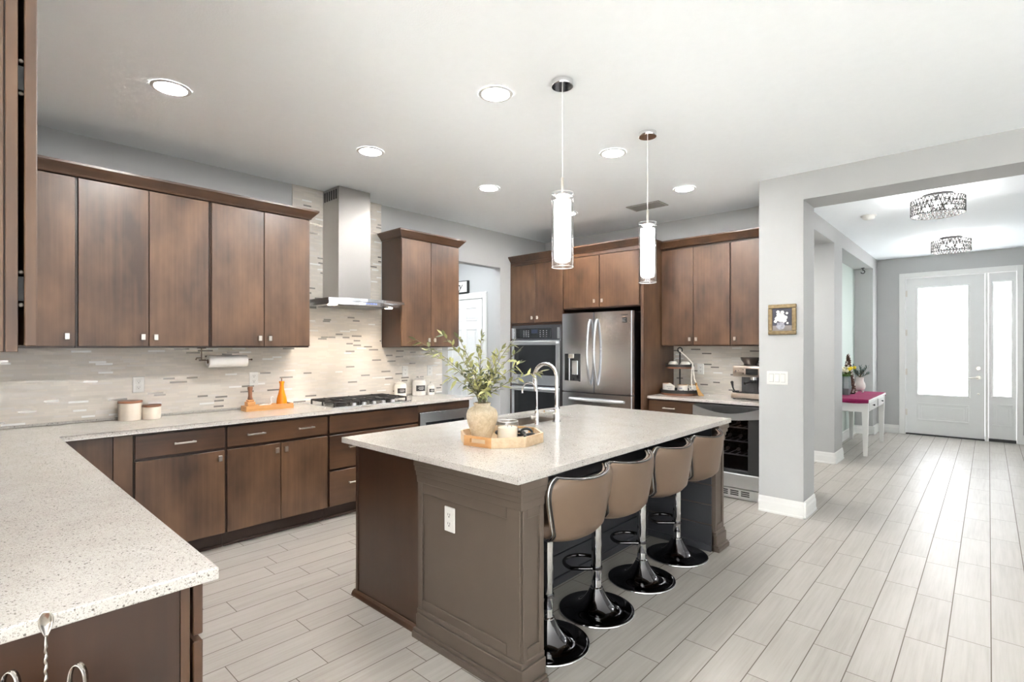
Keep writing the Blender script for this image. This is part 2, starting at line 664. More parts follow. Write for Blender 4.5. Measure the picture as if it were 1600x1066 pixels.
# pier with the light switches, its return to the refrigerator wall, and the header over the passage
m = MB()
m.box(-1.49, -1.14, 4.84, 5.20, 0, 2.665)
m.box(-1.49, -1.39, 5.20, YB, 0, CEIL)
m.box(-1.49, 1.10, 4.84, 5.20, 2.665, CEIL)
struct(m, 'wall_passage_header', 'wall')
m = MB()
m.box(1.10, 1.22, 4.84, 10.77, 0, CEIL)
struct(m, 'wall_hall_right', 'wall')
m = MB()
m.box(1.22, 5.12, 4.84, 4.96, 0, CEIL)
struct(m, 'wall_great_room_north', 'wall')
# hall left side: dropped soffit, pier, niche
m = MB()
m.box(-4.0, -1.39, 5.85, 10.20, 2.705, CEIL)
m.box(-4.0, -1.39, 7.335, 7.80, 0, 2.705)
m.box(-1.74, -1.655, 7.80, 10.20, 0, 2.705)
m.box(-1.74, -1.39, 10.20, 10.65, 0, CEIL)
m.box(-4.12, -4.0, 5.85, 7.80, 0, CEIL)
struct(m, 'wall_hall_left', 'wall')
m = MB(); m.box(-1.655, -1.64, 7.80, 10.20, 0, 2.705)
struct(m, 'wall_niche_panel', 'teal')
# entry wall around the front door
m = MB()
m.box(-1.74, -1.08, 10.65, 10.77, 0, CEIL)
m.box(-1.08, 0.33, 10.65, 10.77, 2.60, CEIL)
m.box(0.33, 1.10, 10.65, 10.77, 0, CEIL)
struct(m, 'wall_entry', 'wall')
# utility hall behind the range wall
m = MB()
m.box(-6.8, -4.72, 5.30, 5.42, 0, CEIL)
m.box(-6.92, -6.8, 2.9, 5.42, 0, CEIL)
m.box(-6.8, -4.72, 2.78, 2.9, 0, CEIL)
struct(m, 'wall_utility', 'wall')

# great room shell behind the camera with its window openings
def wall_openings(name, along, a0, a1, fixed0, fixed1, z0, z1, opens):
    m = MB()
    def bx(p0, p1, q0, q1):
        if along == 'x':
            m.box(p0, p1, fixed0, fixed1, q0, q1)
        else:
            m.box(fixed0, fixed1, p0, p1, q0, q1)
    cur = a0
    for (u0, u1, w0, w1) in opens:
        bx(cur, u0, z0, z1)
        if w0 > z0:
            bx(u0, u1, z0, w0)
        bx(u0, u1, w1, z1)
        cur = u1
    bx(cur, a1, z0, z1)
    struct(m, name, 'wall')
wall_openings('wall_great_room_south', 'x', -4.72, 5.12, -5.12, -5.0, 0, CEIL, [(-4.1, -1.1, 0.15, 2.5), (0.5, 4.7, 0.15, 2.5)])
wall_openings('wall_great_room_east', 'y', -5.0, 4.84, 5.0, 5.12, 0, CEIL, [(-2.2, 3.4, 0.15, 2.5)])
def window_frame(n, along, a0, a1, fx, z0, z1, mull):
    m = MB()
    t = 0.05
    def bx(p0, p1, q0, q1):
        if along == 'x':
            m.box(p0, p1, fx - 0.03, fx + 0.03, q0, q1)
        else:
            m.box(fx - 0.03, fx + 0.03, p0, p1, q0, q1)
    bx(a0, a1, z0, z0 + t); bx(a0, a1, z1 - t, z1)
    for i in range(mull + 1):
        p = a0 + (a1 - a0 - t) * i / mull
        bx(p, p + t, z0 + t, z1 - t)
    struct(m, 'window_%d' % n, 'trim')
window_frame(1, 'x', -4.1, -1.1, -5.06, 0.15, 2.5, 2)
window_frame(2, 'x', 0.5, 4.7, -5.06, 0.15, 2.5, 3)
window_frame(3, 'y', -2.2, 3.4, 5.06, 0.15, 2.5, 4)

# tiled splashbacks
m = MB()
m.box(XA, XA + 0.008, YC, 2.105, 0.914, 1.46)
m.box(XA, XA + 0.008, 2.105, 3.02, 0.914, CEIL - 0.012)
m.box(XA, XA + 0.008, 3.02, 3.826, 0.914, 1.46)
struct(m, 'wall_tile_range', 'mosaic')
m = MB(); m.box(-2.685, -1.49, YB - 0.008, YB, 0.914, 1.47)
struct(m, 'wall_tile_coffee', 'mosaic')
m = MB(); m.box(XA + 0.01, -1.36, YC, YC + 0.008, 0.914, 1.46)
struct(m, 'wall_tile_peninsula', 'mosaic')
m = MB()
m.box(XA, XA + 0.012, 2.097, 2.105, 1.46, CEIL)
m.box(XA, XA + 0.012, 2.105, 3.02, CEIL - 0.012, CEIL)
struct(m, 'trim_1', 'nickel')


# baseboards
def baseboard(name, runs, h=0.135):
    """runs: list of (x0, y0, x1, y1, nx, ny): a face line and its outward normal."""
    m = MB()
    prof = [(0.0, 0.0), (0.022, 0.0), (0.022, 0.012), (0.016, 0.022), (0.016, 0.085), (0.011, 0.10), (0.009, h - 0.012), (0.004, h), (0.0, h)]
    for (x0, y0, x1, y1, nx, ny) in runs:
        L = sqrt((x1 - x0) ** 2 + (y1 - y0) ** 2)
        dx, dy = (x1 - x0) / L, (y1 - y0) / L
        m.prism(prof, 0, L, lambda a, b, c: (x0 + dx * c + nx * a, y0 + dy * c + ny * a, b))
    struct(m, name, 'trim')
t = 0.022
baseboard('baseboard_pier', [(-1.49, 4.84, -1.14 + t, 4.84, 0, -1), (-1.14, 4.84 - t, -1.14, 5.20, 1, 0)])
baseboard('baseboard_hall_pier', [(-2.6, 7.335, -1.39 + t, 7.335, 0, -1), (-1.39, 7.335 - t, -1.39, 7.80, 1, 0)])
baseboard('baseboard_niche', [(-1.64, 7.82, -1.64, 10.2, 1, 0), (-1.64, 10.2, -1.39 + t, 10.2, 0, -1), (-1.39, 10.2 - t, -1.39, 10.65, 1, 0)])
baseboard('baseboard_entry', [(-1.39, 10.65, -1.09, 10.65, 0, -1), (0.33, 10.65, 1.10, 10.65, 0, -1)])
baseboard('baseboard_hall_right', [(1.10, 4.84, 1.10, 10.65, -1, 0)])
baseboard('baseboard_utility', [(-6.8, 5.3, -6.35, 5.3, 0, -1), (-5.34, 5.3, -4.72, 5.3, 0, -1)])
baseboard('baseboard_range', [(XA, 3.92, XA, 3.90, 1, 0), (XA, 4.79, XA, 4.97, 1, 0)])


# ------------------------------------------------------------------ doors of the setting
def panel_recess(m, x0, x1, z0, z1, y, ny, d=0.010, w=0.028):
    """moulded rectangular panel on a face y=const looking along ny (-1): a raised bead with a raised field."""
    f = y + ny * d
    for (a0, a1, b0, b1) in ((x0, x1, z0, z0 + w), (x0, x1, z1 - w, z1), (x0, x0 + w, z0 + w, z1 - w), (x1 - w, x1, z0 + w, z1 - w)):
        m.box(a0, a1, y, f, b0, b1, 0.004)
    m.box(x0 + 2.0 * w, x1 - 2.0 * w, y, y + ny * d * 0.7, z0 + 2.0 * w, z1 - 2.0 * w, 0.005)

YD = 10.65
# front entry door with one frosted light, and its sidelight
m = MB()
F = YD + 0.03
def ring(m, x0, x1, z0, z1, X0, X1, Z0, Z1, ya, yb, bev=0.0):
    """a slab x0..x1, z0..z1 with the window X0..X1, Z0..Z1 cut out"""
    m.box(x0, X0, ya, yb, z0, z1, bev); m.box(X1, x1, ya, yb, z0, z1, bev)
    m.box(X0, X1, ya, yb, z0, Z0, bev); m.box(X0, X1, ya, yb, Z1, z1, bev)
ring(m, -1.005, -0.045, 0.022, 2.545, -0.845, -0.24, 0.665, 2.375, F, F + 0.045)
for (x0, x1, z0, z1) in ((-0.875, -0.21, 0.635, 0.665), (-0.875, -0.21, 2.375, 2.405), (-0.875, -0.845, 0.665, 2.375), (-0.24, -0.21, 0.665, 2.375)):
    m.box(x0, x1, F - 0.014, F, z0, z1, 0.005)
panel_recess(m, -0.86, -0.225, 0.235, 0.525, F, -1)
d1 = struct(m, 'door_1', 'white_door')
d1['label'] = 'white front entry door with a large frosted light at the end of the hall'
m = MB(); m.box(-0.845, -0.24, F + 0.015, F + 0.025, 0.665, 2.375); m.build('pane', 'frosted', d1)
m = MB()
m.lathe([(0.0, -0.03), (0.026, -0.03), (0.031, -0.02), (0.031, 0)], -0.118, 1.10, F, 20, 'y')
m.build('deadbolt', 'nickel', d1, 30)
m = MB()
m.lathe([(0.0, -0.022), (0.028, -0.02), (0.032, 0)], -0.118, 0.955, F, 20, 'y')
m.tube([(-0.118, F - 0.02, 0.955), (-0.118, F - 0.05, 0.955), (-0.15, F - 0.052, 0.957), (-0.232, F - 0.052, 0.948)], [0.010, 0.010, 0.009, 0.007], 8)
m.build('door_handle', 'nickel', d1, 40)
m = MB(); m.lathe([(0.0, -0.01), (0.011, -0.009), (0.013, 0)], -0.118, 0.705, F, 12, 'y'); m.build('lock_button', 'nickel', d1, 30)
for z in (2.30, 1.66, 1.02, 0.36):
    m = MB(); m.lathe([(0.009, -0.05), (0.009, 0.05)], -1.011, F - 0.004, z, 10); m.box(-1.035, -0.985, F - 0.004, F + 0.002, z - 0.05, z + 0.05)
    m.build('hinge', 'nickel', d1, 30)
m = MB(); m.box(-1.005, -0.045, F - 0.02, F + 0.05, 0.0, 0.02); m.build('threshold', 'slot', d1)
m = MB()
ring(m, 0.0, 0.30, 0.045, 2.545, 0.055, 0.245, 0.69, 2.40, F, F + 0.045)
for (x0, x1, z0, z1) in ((0.03, 0.27, 0.665, 0.69), (0.03, 0.27, 2.40, 2.425), (0.03, 0.055, 0.69, 2.40), (0.245, 0.27, 0.69, 2.40)):
    m.box(x0, x1, F - 0.014, F, z0, z1, 0.005)
panel_recess(m, 0.035, 0.265, 0.235, 0.57, F, -1, w=0.022)
d2 = struct(m, 'window_4', 'white_door')
d2['label'] = 'tall narrow frosted sidelight to the right of the front door'
m = MB(); m.box(0.055, 0.245, F + 0.015, F + 0.025, 0.69, 2.40); m.build('pane', 'frosted', d2)
m = MB(); m.box(0.0, 0.30, F - 0.012, F + 0.05, 0.0, 0.04); m.build('threshold', 'slot', d2)
m = MB()
for (x0, x1, z0, z1) in ((-1.09, -1.01, 0, 2.63), (-0.04, -0.005, 0, 2.55), (0.305, 0.37, 0, 2.63), (-1.01, 0.305, 2.552, 2.63)):
    m.box(x0, x1, YD - 0.018, YD + 0.11, z0, z1, 0.004)
struct(m, 'trim_2', 'trim')

# six-panel door in the utility hall
m = MB()
YU = 5.30
m.box(-6.20, -5.44, YU - 0.022, YU + 0.0, 0.01, 2.13)
for (x0, x1) in ((-6.10, -5.86), (-5.775, -5.535)):
    for (z0, z1) in ((1.815, 2.02), (1.02, 1.70), (0.20, 0.90)):
        panel_recess(m, x0, x1, z0, z1, YU - 0.022, -1, 0.009, 0.020)
d3 = struct(m, 'door_2', 'white_door')
d3['label'] = 'white six-panel door seen through the opening beside the ovens'
m = MB(); m.sphere((-6.13, YU - 0.075, 0.95), 0.028); m.lathe([(0.012, -0.05), (0.012, 0)], -6.13, 0.95, YU - 0.022, 10, 'y'); m.build('door_knob', 'nickel', d3, 40)
m = MB()
for (x0, x1, z0, z1) in ((-6.30, -6.21, 0, 2.23), (-5.43, -5.34, 0, 2.23), (-6.21, -5.43, 2.14, 2.23)):
    m.box(x0, x1, YU - 0.020, YU, z0, z1, 0.003)
    m.box(x0 + 0.012, x1 - 0.012, YU - 0.028, YU - 0.020, z0, z1 - 0.012, 0.003)
struct(m, 'trim_3', 'trim')

# ================================================================== CABINETS
# A cabinet front lies in the plane x=const (range wall, looking +x) or y=const (refrigerator wall, looking -y).
class Front:
    def __init__(s, plane, p, sign):
        s.pl, s.p, s.s = plane, p, sign
    def box(s, m, a0, a1, z0, z1, d0, d1, bev=0.0):
        """a: coordinate along the wall; d: distance out of the front plane"""
        q0, q1 = s.p + s.s * d0, s.p + s.s * d1
        if s.pl == 'x':
            m.box(q0, q1, a0, a1, z0, z1, bev)
        else:
            m.box(a0, a1, q0, q1, z0, z1, bev)
    def pt(s, a, z, d):
        q = s.p + s.s * d
        return (q, a, z) if s.pl == 'x' else (a, q, z)

def knob(F, a, z, parent):
    m = MB()
    F.box(m, a - 0.006, a + 0.006, z - 0.008, z + 0.008, 0.020, 0.032)
    F.box(m, a - 0.0125, a + 0.0125, z - 0.020, z + 0.020, 0.032, 0.043, 0.002)
    return m.build('knob', 'nickel', parent)

def pull(F, a, z, parent, L=0.13):
    m = MB()
    for sgn in (-1, 1):
        F.box(m, a + sgn * (L / 2 - 0.012) - 0.005, a + sgn * (L / 2 - 0.012) + 0.005, z - 0.005, z + 0.005, 0.020, 0.046)
    F.box(m, a - L / 2, a + L / 2, z - 0.0055, z + 0.0055, 0.042, 0.054, 0.0015)
    return m.build('handle', 'nickel', parent)

def door(F, a0, a1, z0, z1, parent, knob_at=None, name='door', grain=None):
    m = MB()
    F.box(m, a0, a1, z0, z1, 0.0, 0.020, 0.0018)
    d = m.build(name, grain or 'wood', parent)
    if knob_at:
        knob(F, knob_at[0], knob_at[1], d)
    return d

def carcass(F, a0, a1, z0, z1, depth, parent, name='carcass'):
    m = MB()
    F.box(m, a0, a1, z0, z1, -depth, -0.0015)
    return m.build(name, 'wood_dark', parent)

def base_of(F, a, depth, z=0.0):
    p = F.pt(a, z, -depth / 2)
    return p

# --- wall cabinets on the range wall
FU = Front('x', -4.265, 1)
UB, UT = 1.44, 2.505
def upper(name_label, a0, a1, doors, F, depth, z0=UB, z1=UT, box_a=None):
    t = thing('wall_cabinet', name_label, 'cabinet', base_of(F, (a0 + a1) / 2, depth, z0 - 0.012))
    b0, b1 = box_a or (a0, a1)
    carcass(F, b0, b1, z0 - 0.012, z1 + 0.03, depth, t)
    for (d0, d1, k) in doors:
        door(F, d0, d1, z0, z1, t, (k, z0 + 0.062))
    return t
DA = abs(-4.265 - (-4.592)) - 0.0
upper('narrow one-door dark wood wall cabinet nearest the left edge of the range wall', 0.125, 0.552, [(0.125, 0.552, 0.512)], FU, 0.324)
upper('two-door dark wood wall cabinet second from the left on the range wall', 0.556, 1.322, [(0.568, 0.941, 0.907), (0.946, 1.312, 0.981)], FU, 0.324)
upper('two-door dark wood wall cabinet directly left of the range hood', 1.326, 2.090, [(1.334, 1.711, 1.676), (1.716, 2.088, 1.754)], FU, 0.324)
upper('tall two-door dark wood wall cabinet directly right of the range hood', 3.028, 3.772, [(3.030, 3.389, 3.355), (3.394, 3.772, 3.430)], FU, 0.324)

# crown moulding: sloping profile swept along a polyline with mitred ends
def crown(name, label, path, outward, z0, h=0.075, proj=0.055, closed_ends=True):
    """path: list of (x, y); outward: list of unit offsets per vertex (mitre vectors)."""
    m = MB()
    prof = [(0.0, 0.0), (0.006, 0.0), (0.012, 0.012), (proj * 0.86, h - 0.022), (proj, h - 0.014), (proj, h), (0.0, h)]
    rows = []
    for (x, y), (ox, oy) in zip(path, outward):
        rows.append([(x + ox * a, y + oy * a, z0 + b) for a, b in prof])
    V = m.grid(rows, closed_u=True)
    fs = [m.b.faces.new(V[0][::-1]), m.b.faces.new(V[-1])]
    m._take(fs)
    o = m.build(name, 'wood_y')
    return tag(o, label, 'crown molding', kind='thing')
xf = -4.265 + 0.02
crown('crown_molding', 'dark wood crown molding along the wall cabinets left of the range hood',
      [(xf, 0.06), (xf, 2.093), (XA + 0.012, 2.093)], [(1, 0), (1, 1), (0, 1)], 2.512)
crown('crown_molding', 'dark wood crown molding on the wall cabinet right of the range hood',
      [(XA + 0.012, 3.026), (xf, 3.026), (xf, 3.774), (XA + 0.012, 3.774)], [(0, -1), (1, -1), (1, 1), (0, 1)], 2.512)

# --- base cabinets on the range wall
FB = Front('x', -4.005, 1)
def toe(F, a0, a1, depth, parent, h=0.11):
    m = MB()
    F.box(m, a0, a1, 0.0, h, -depth, -0.065)
    F.box(m, a0, a1, 0.0, 0.018, -0.065, -0.050, 0.004)
    return m.build('toe_kick', 'toe', parent)
def base_unit(label, a0, a1, F=FB, depth=0.58):
    t = thing('base_cabinet', label, 'cabinet', base_of(F, (a0 + a1) / 2, depth))
    carcass(F, a0, a1, 0.11, 0.882, depth, t)
    toe(F, a0, a1, depth, t)
    return t
t = thing('corner_filler_panel', 'plain dark wood corner panel in the shadow under the inside corner of the counter', 'cabinet', (-4.3, 0.57, 0))
m = MB()
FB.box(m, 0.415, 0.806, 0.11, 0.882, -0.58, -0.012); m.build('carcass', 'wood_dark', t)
m = MB(); FB.box(m, 0.415, 0.70, 0.12, 0.875, -0.012, 0.0, 0.001); m.build('filler', 'wood', t)
m = MB(); FB.box(m, 0.703, 0.803, 0.12, 0.875, -0.012, 0.006, 0.001); m.build('filler', 'wood', t)
toe(FB, 0.415, 0.806, 0.58, t)
t = base_unit('dark wood base cabinet with one drawer and one door, nearest the counter corner', 0.808, 1.344)
d = door(FB, 0.812, 1.337, 0.722, 0.868, t, name='drawer', grain='wood_y'); pull(FB, 1.085, 0.795, d)
door(FB, 0.812, 1.337, 0.118, 0.702, t, (1.303, 0.652))
t = base_unit('dark wood base cabinet with a wide two-handled drawer above two doors', 1.346, 2.120)
d = door(FB, 1.352, 2.112, 0.722, 0.868, t, name='drawer', grain='wood_y'); pull(FB, 1.545, 0.795, d); pull(FB, 1.925, 0.795, d)
door(FB, 1.352, 1.730, 0.118, 0.702, t, (1.698, 0.650)); door(FB, 1.735, 2.112, 0.118, 0.702, t, (1.768, 0.650))
t = base_unit('dark wood drawer cabinet below the gas cooktop', 2.122, 3.032)
door(FB, 2.130, 3.026, 0.722, 0.868, t, name='false_front', grain='wood_y')
d = door(FB, 2.130, 3.026, 0.425, 0.702, t, name='drawer', grain='wood_y'); pull(FB, 2.36, 0.592, d); pull(FB, 2.80, 0.592, d)
d = door(FB, 2.130, 3.026, 0.118, 0.405, t, name='drawer', grain='wood_y'); pull(FB, 2.36, 0.292, d); pull(FB, 2.80, 0.292, d)
t = base_unit('dark wood cabinet around the stainless microwave, behind the vase', 3.034, 3.70)
for (z0, z1) in ((0.808, 0.876), (0.118, 0.34)):
    m = MB(); FB.box(m, 3.038, 3.696, z0, z1, -0.001, 0.008, 0.001); m.build('filler', 'wood_y', t)
t = thing('microwave_drawer', 'stainless framed microwave drawer with dark glass, under the counter behind the vase', 'microwave', FB.pt(3.36, 0.345, 0))
m = MB()
FB.box(m, 3.05, 3.68, 0.345, 0.802, 0.0005, 0.022, 0.003); m.build('frame', 'steel_y', t)
m = MB(); FB.box(m, 3.12, 3.61, 0.42, 0.705, 0.0225, 0.025); m.build('window', 'black_glass', t)

# --- countertop of the range wall and peninsula run (one L of quartz)
m = MB()
m.prism([(XA + 0.008, YC + 0.008), (-1.352, YC + 0.008), (-1.352, 0.44), (-3.962, 0.44), (-3.962, 3.72), (XA + 0.008, 3.72)], 0.884, 0.914)
bmesh.ops.bevel(m.b, geom=[e for e in m.b.edges if abs(e.verts[0].co.z - e.verts[1].co.z) < 1e-6], offset=0.004, segments=2, affect='EDGES', profile=0.5)
o = m.build('countertop', 'quartz')
tag(o, 'pale speckled quartz countertop running along the range wall and the near peninsula', 'countertop')
m = MB(); m.box(XA + 0.0085, XA + 0.018, YC + 0.02, 3.72, 0.9145, 0.932, 0.003)
o = m.build('backsplash_ledge', 'quartz')
tag(o, 'thin pale ledge where the range-wall counter meets the mosaic tile', 'trim')

# --- peninsula base: end panel, face frame, drawer fronts seen edge-on
FP = Front('y', 0.388, 1)
t = thing('base_cabinet', 'near peninsula base cabinet whose dark end panel faces the camera', 'cabinet', (-1.7, 0.08, 0))
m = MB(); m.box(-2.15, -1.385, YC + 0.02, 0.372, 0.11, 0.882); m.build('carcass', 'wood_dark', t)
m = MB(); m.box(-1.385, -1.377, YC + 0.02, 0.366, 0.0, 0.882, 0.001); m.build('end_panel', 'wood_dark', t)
m = MB(); m.box(-2.15, -1.375, 0.367, 0.386, 0.11, 0.882, 0.001); m.build('face_frame', 'wood', t)
m = MB(); m.box(-2.15, -1.40, YC + 0.02, 0.30, 0.0, 0.11); m.build('toe_kick', 'toe', t)
for (z0, z1) in ((0.757, 0.876), (0.44, 0.742), (0.118, 0.425)):
    m = MB(); m.box(-2.12, -1.378, 0.394, 0.414, z0, z1, 0.002); d = m.build('drawer', 'wood_x', t)
    for xx in (-1.42, -2.08):
        m = MB(); m.box(xx - 0.006, xx + 0.006, 0.386, 0.394, z0 + 0.05, z0 + 0.06); m.build('bumper', 'nickel', d)
    m = MB()
    for xx in (-1.72, -1.78):
        m.box(xx - 0.005, xx + 0.005, 0.414, 0.44, (z0 + z1) / 2 - 0.005, (z0 + z1) / 2 + 0.005)
    m.box(-1.815, -1.685, 0.437, 0.449, (z0 + z1) / 2 - 0.0055, (z0 + z1) / 2 + 0.0055)
    m.build('handle', 'nickel', d)
t = thing('base_cabinet', 'peninsula base cabinet between the near end unit and the counter corner', 'cabinet', (-3.0, 0.08, 0))
m = MB(); m.box(-4.003, -2.16, YC + 0.02, 0.386, 0.11, 0.882); m.build('carcass', 'wood_dark', t)
m = MB(); m.box(-4.003, -2.16, YC + 0.02, 0.30, 0.0, 0.11); m.build('toe_kick', 'toe', t)
for (x0, x1, k) in ((-3.86, -3.02, -3.06), (-3.01, -2.17, -2.97)):
    m = MB(); m.box(x0, x1, 0.394, 0.414, 0.118, 0.876, 0.002); d = m.build('door', 'wood', t)
    m = MB(); m.box(k - 0.012, k + 0.012, 0.414, 0.436, 0.76, 0.80, 0.002); m.build('knob', 'nickel', d)

# --- wall cabinet over the peninsula, seen end-on at the left edge of the picture
t = thing('wall_cabinet', 'near wall cabinet seen end-on at the left edge, its door edge and hinge gap showing', 'cabinet', (-2.0, -0.05, 1.428))
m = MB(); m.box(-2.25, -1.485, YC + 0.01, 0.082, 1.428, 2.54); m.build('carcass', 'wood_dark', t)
m = MB(); m.box(-1.485, -1.478, YC + 0.01, 0.080, 1.428, 2.54, 0.001); m.build('end_panel', 'wood', t)
m = MB(); m.box(-2.25, -1.474, 0.082, 0.101, 1.428, 2.54, 0.001); m.build('face_frame', 'wood', t)
for (x0, x1, k) in ((-1.862, -1.474, -1.83), (-2.248, -1.868, -1.90)):
    m = MB(); m.box(x0, x1, 0.1105, 0.1305, 1.44, 2.505, 0.0018); d = m.build('door', 'wood', t)
    m = MB(); m.box(k - 0.0125, k + 0.0125, 0.1305, 0.154, 1.48, 1.52, 0.002); m.build('knob', 'nickel', d)
for z in (1.56, 2.0, 2.35):
    m = MB(); m.box(-1.500, -1.489, 0.101, 0.1105, z - 0.025, z + 0.025); hg = m.build('hinge', 'black', t)
    m = MB(); m.sphere((-1.486, 0.106, z + 0.034), 0.0045, 8, 6); m.sphere((-1.486, 0.106, z - 0.034), 0.0045, 8, 6)
    m.build('hinge_pins', 'nickel', hg)
t = thing('wall_cabinet', 'wall cabinet over the peninsula hidden behind the near end-on cabinet', 'cabinet', (-3.2, -0.05, 1.428))
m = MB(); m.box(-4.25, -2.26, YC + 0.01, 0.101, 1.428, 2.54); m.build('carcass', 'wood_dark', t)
for (x0, x1) in ((-2.92, -2.27), (-3.58, -2.93), (-4.23, -3.59)):
    m = MB(); m.box(x0, x1, 0.1015, 0.1215, 1.44, 2.505, 0.0018); m.build('door', 'wood', t)
crown('crown_molding', 'dark wood crown molding on top of the near end-on wall cabinet',
      [(-4.22, 0.125), (-1.476, 0.125), (-1.476, YC + 0.01)], [(0, 1), (1, 1), (1, 0)], 2.542)

# --- refrigerator wall: oven tower, bridge cabinet, side panel, coffee counter
FT = Front('y', 5.00, -1)
FTP = 0.02
t = thing('oven_cabinet', 'tall dark wood oven cabinet with two doors above the double oven', 'cabinet', (-4.17, 5.34, 0))
m = MB()
FT.box(m, XA + 0.001, -3.745, 1.705, 2.535, -0.69, -0.0015)
FT.box(m, XA + 0.001, -3.745, 0.11, 0.36, -0.69, -0.0015)
FT.box(m, XA + 0.001, -4.565, 0.36, 1.705, -0.69, -0.0015); FT.box(m, -3.785, -3.745, 0.36, 1.705, -0.69, -0.0015)
FT.box(m, -4.565, -3.785, 0.36, 1.705, -0.69, -0.66)
m.build('carcass', 'wood_dark', t)
m = MB(); FT.box(m, -4.598, -3.747, 2.475, 2.515, -0.001, 0.018, 0.001); FT.box(m, -4.598, -4.586, 0.12, 2.475, -0.001, 0.018); m.build('frieze', 'wood_x', t)
door(FT, -4.583, -4.181, 1.735, 2.468, t, (-4.222, 1.795)); door(FT, -4.176, -3.752, 1.735, 2.468, t, (-4.134, 1.795))
d = door(FT, -4.583, -3.752, 0.118, 0.352, t, name='drawer', grain='wood_x'); pull(FT, -4.17, 0.25, d)
toe(FT, XA + 0.001, -3.745, 0.6, t)

t = thing('double_wall_oven', 'stainless and black glass double wall oven built into the tall cabinet', 'oven', (-4.17, 5.3, 0.362))
m = MB(); FT.box(m, -4.563, -3.787, 0.362, 1.703, -0.64, -0.001); m.build('body', 'steel_dark', t)
m = MB(); FT.box(m, -4.575, -3.775, 0.352, 1.70, 0.0, 0.012, 0.002); m.build('frame', 'steel_dark', t)
m = MB(); FT.box(m, -4.568, -4.525, 1.532, 1.668, 0.012, 0.030, 0.002); FT.box(m, -3.825, -3.782, 1.532, 1.668, 0.012, 0.030, 0.002); m.build('side_trim', 'steel', t)
m = MB(); FT.box(m, -4.50, -3.925, 1.535, 1.662, 0.012, 0.022, 0.002); cp = m.build('control_panel', 'black_glass', t)
m = MB()
for i in range(4):
    for j in range(3):
        FT.box(m, -4.37 + j * 0.038, -4.352 + j * 0.038, 1.555 + i * 0.024, 1.564 + i * 0.024, 0.022, 0.0232)
        FT.box(m, -4.10 + j * 0.05, -4.085 + j * 0.05, 1.555 + i * 0.024, 1.562 + i * 0.024, 0.022, 0.0232)
m.build('buttons', plain('grey_print', (0.35, 0.35, 0.36), 0.5), cp)
m = MB(); FT.box(m, -4.235, -4.135, 1.60, 1.648, 0.022, 0.0232); m.build('display', emit('oven_display', (0.10, 0.16, 0.35), 0.06, (0.01, 0.01, 0.015)), cp)
for (z0, z1, hz) in ((0.955, 1.515, 1.485), (0.37, 0.935, 0.905)):
    m = MB(); FT.box(m, -4.568, -3.782, z0, z1, 0.012, 0.035, 0.003); d = m.build('oven_door', 'steel', t)
    m = MB(); FT.box(m, -4.515, -3.845, z0 + 0.125, hz - 0.03, 0.035, 0.037, 0.0005); m.build('glass', 'black_glass', d)
    m = MB()
    for a in (-4.53, -3.82):
        FT.box(m, a - 0.012, a + 0.012, hz - 0.012, hz + 0.012, 0.035, 0.075)
    FT.box(m, -4.56, -3.79, hz - 0.017, hz + 0.017, 0.066, 0.09, 0.006); m.build('handle', 'steel_x', d)

t = thing('bridge_cabinet', 'two-door dark wood cabinet above the refrigerator', 'cabinet', (-3.23, 5.34, 1.87))
m = MB(); FT.box(m, -3.743, -2.722, 1.868, 2.535, -0.69, -0.0015); m.build('carcass', 'wood_dark', t)
m = MB(); FT.box(m, -3.743, -2.722, 2.475, 2.515, -0.001, 0.018, 0.001); m.build('frieze', 'wood_x', t)
door(FT, -3.735, -3.238, 1.882, 2.468, t, (-3.295, 1.952)); door(FT, -3.230, -2.740, 1.882, 2.468, t, (-3.192, 1.952))
t = thing('tall_side_panel', 'tall dark wood panel between the refrigerator and the coffee counter', 'panel', (-2.70, 5.35, 0))
m = MB(); m.box(-2.720, -2.688, 4.985, YB - 0.002, 0, 2.535, 0.001); m.build('panel', 'wood', t)

# refrigerator
t = thing('refrigerator', 'stainless french-door refrigerator with a water dispenser and bottom freezer drawer', 'refrigerator', (-3.22, 5.2, 0))
m = MB(); m.box(-3.665, -2.77, 4.94, 5.62, 0.02, 1.805, 0.004); m.build('body', 'steel_dark', t)
def fr_door(name, x0, x1, z0, z1, bulge=0.018):
    m = MB(); m.sm = True
    n = 10
    y0 = 4.862
    poly = [(x0, 4.93), (x0, y0 + 0.008)]
    for i in range(n + 1):
        u = i / n
        x = x0 + 0.006 + (x1 - x0 - 0.012) * u
        U = (x - (-3.215)) / 0.455
        poly.append((x, y0 - bulge * (1 - U * U)))
    poly += [(x1, y0 + 0.008), (x1, 4.93)]
    m.prism(poly, z0, z1)
    return m.build(name, 'steel', t, 25)
dl = fr_door('door', -3.67, -3.219, 0.922, 1.815)
dr = fr_door('door', -3.213, -2.76, 0.922, 1.815)
df = fr_door('freezer_drawer', -3.67, -2.76, 0.10, 0.912)
m = MB(); m.box(-3.64, -2.79, 4.90, 4.95, 0.0, 0.095); m.build('plinth', 'black', t)
def bowed(x, z0, z1, dy):
    pts = []
    for i in range(17):
        u = i / 16
        pts.append((x, 4.838 - dy * sin(pi * u) ** 0.7, z0 + (z1 - z0) * u))
    return pts
for (x, d) in ((-3.262, dl), (-3.172, dr)):
    m = MB(); m.tube(bowed(x, 1.01, 1.735, 0.065), 0.013, 10); m.build('handle', 'steel', d, 50)
m = MB(); m.sphere((-3.172, 4.775, 1.40), 0.016, 10, 8); m.build('handle_badge', 'chrome', dr, 50)
pts = [(-3.55 + 0.70 * i / 16, 4.845 - 0.055 * sin(pi * i / 16) ** 0.6, 0.842 - 0.0 * i) for i in range(17)]
m = MB(); m.tube(pts, 0.014, 10); m.build('handle', 'steel_x', df, 50)
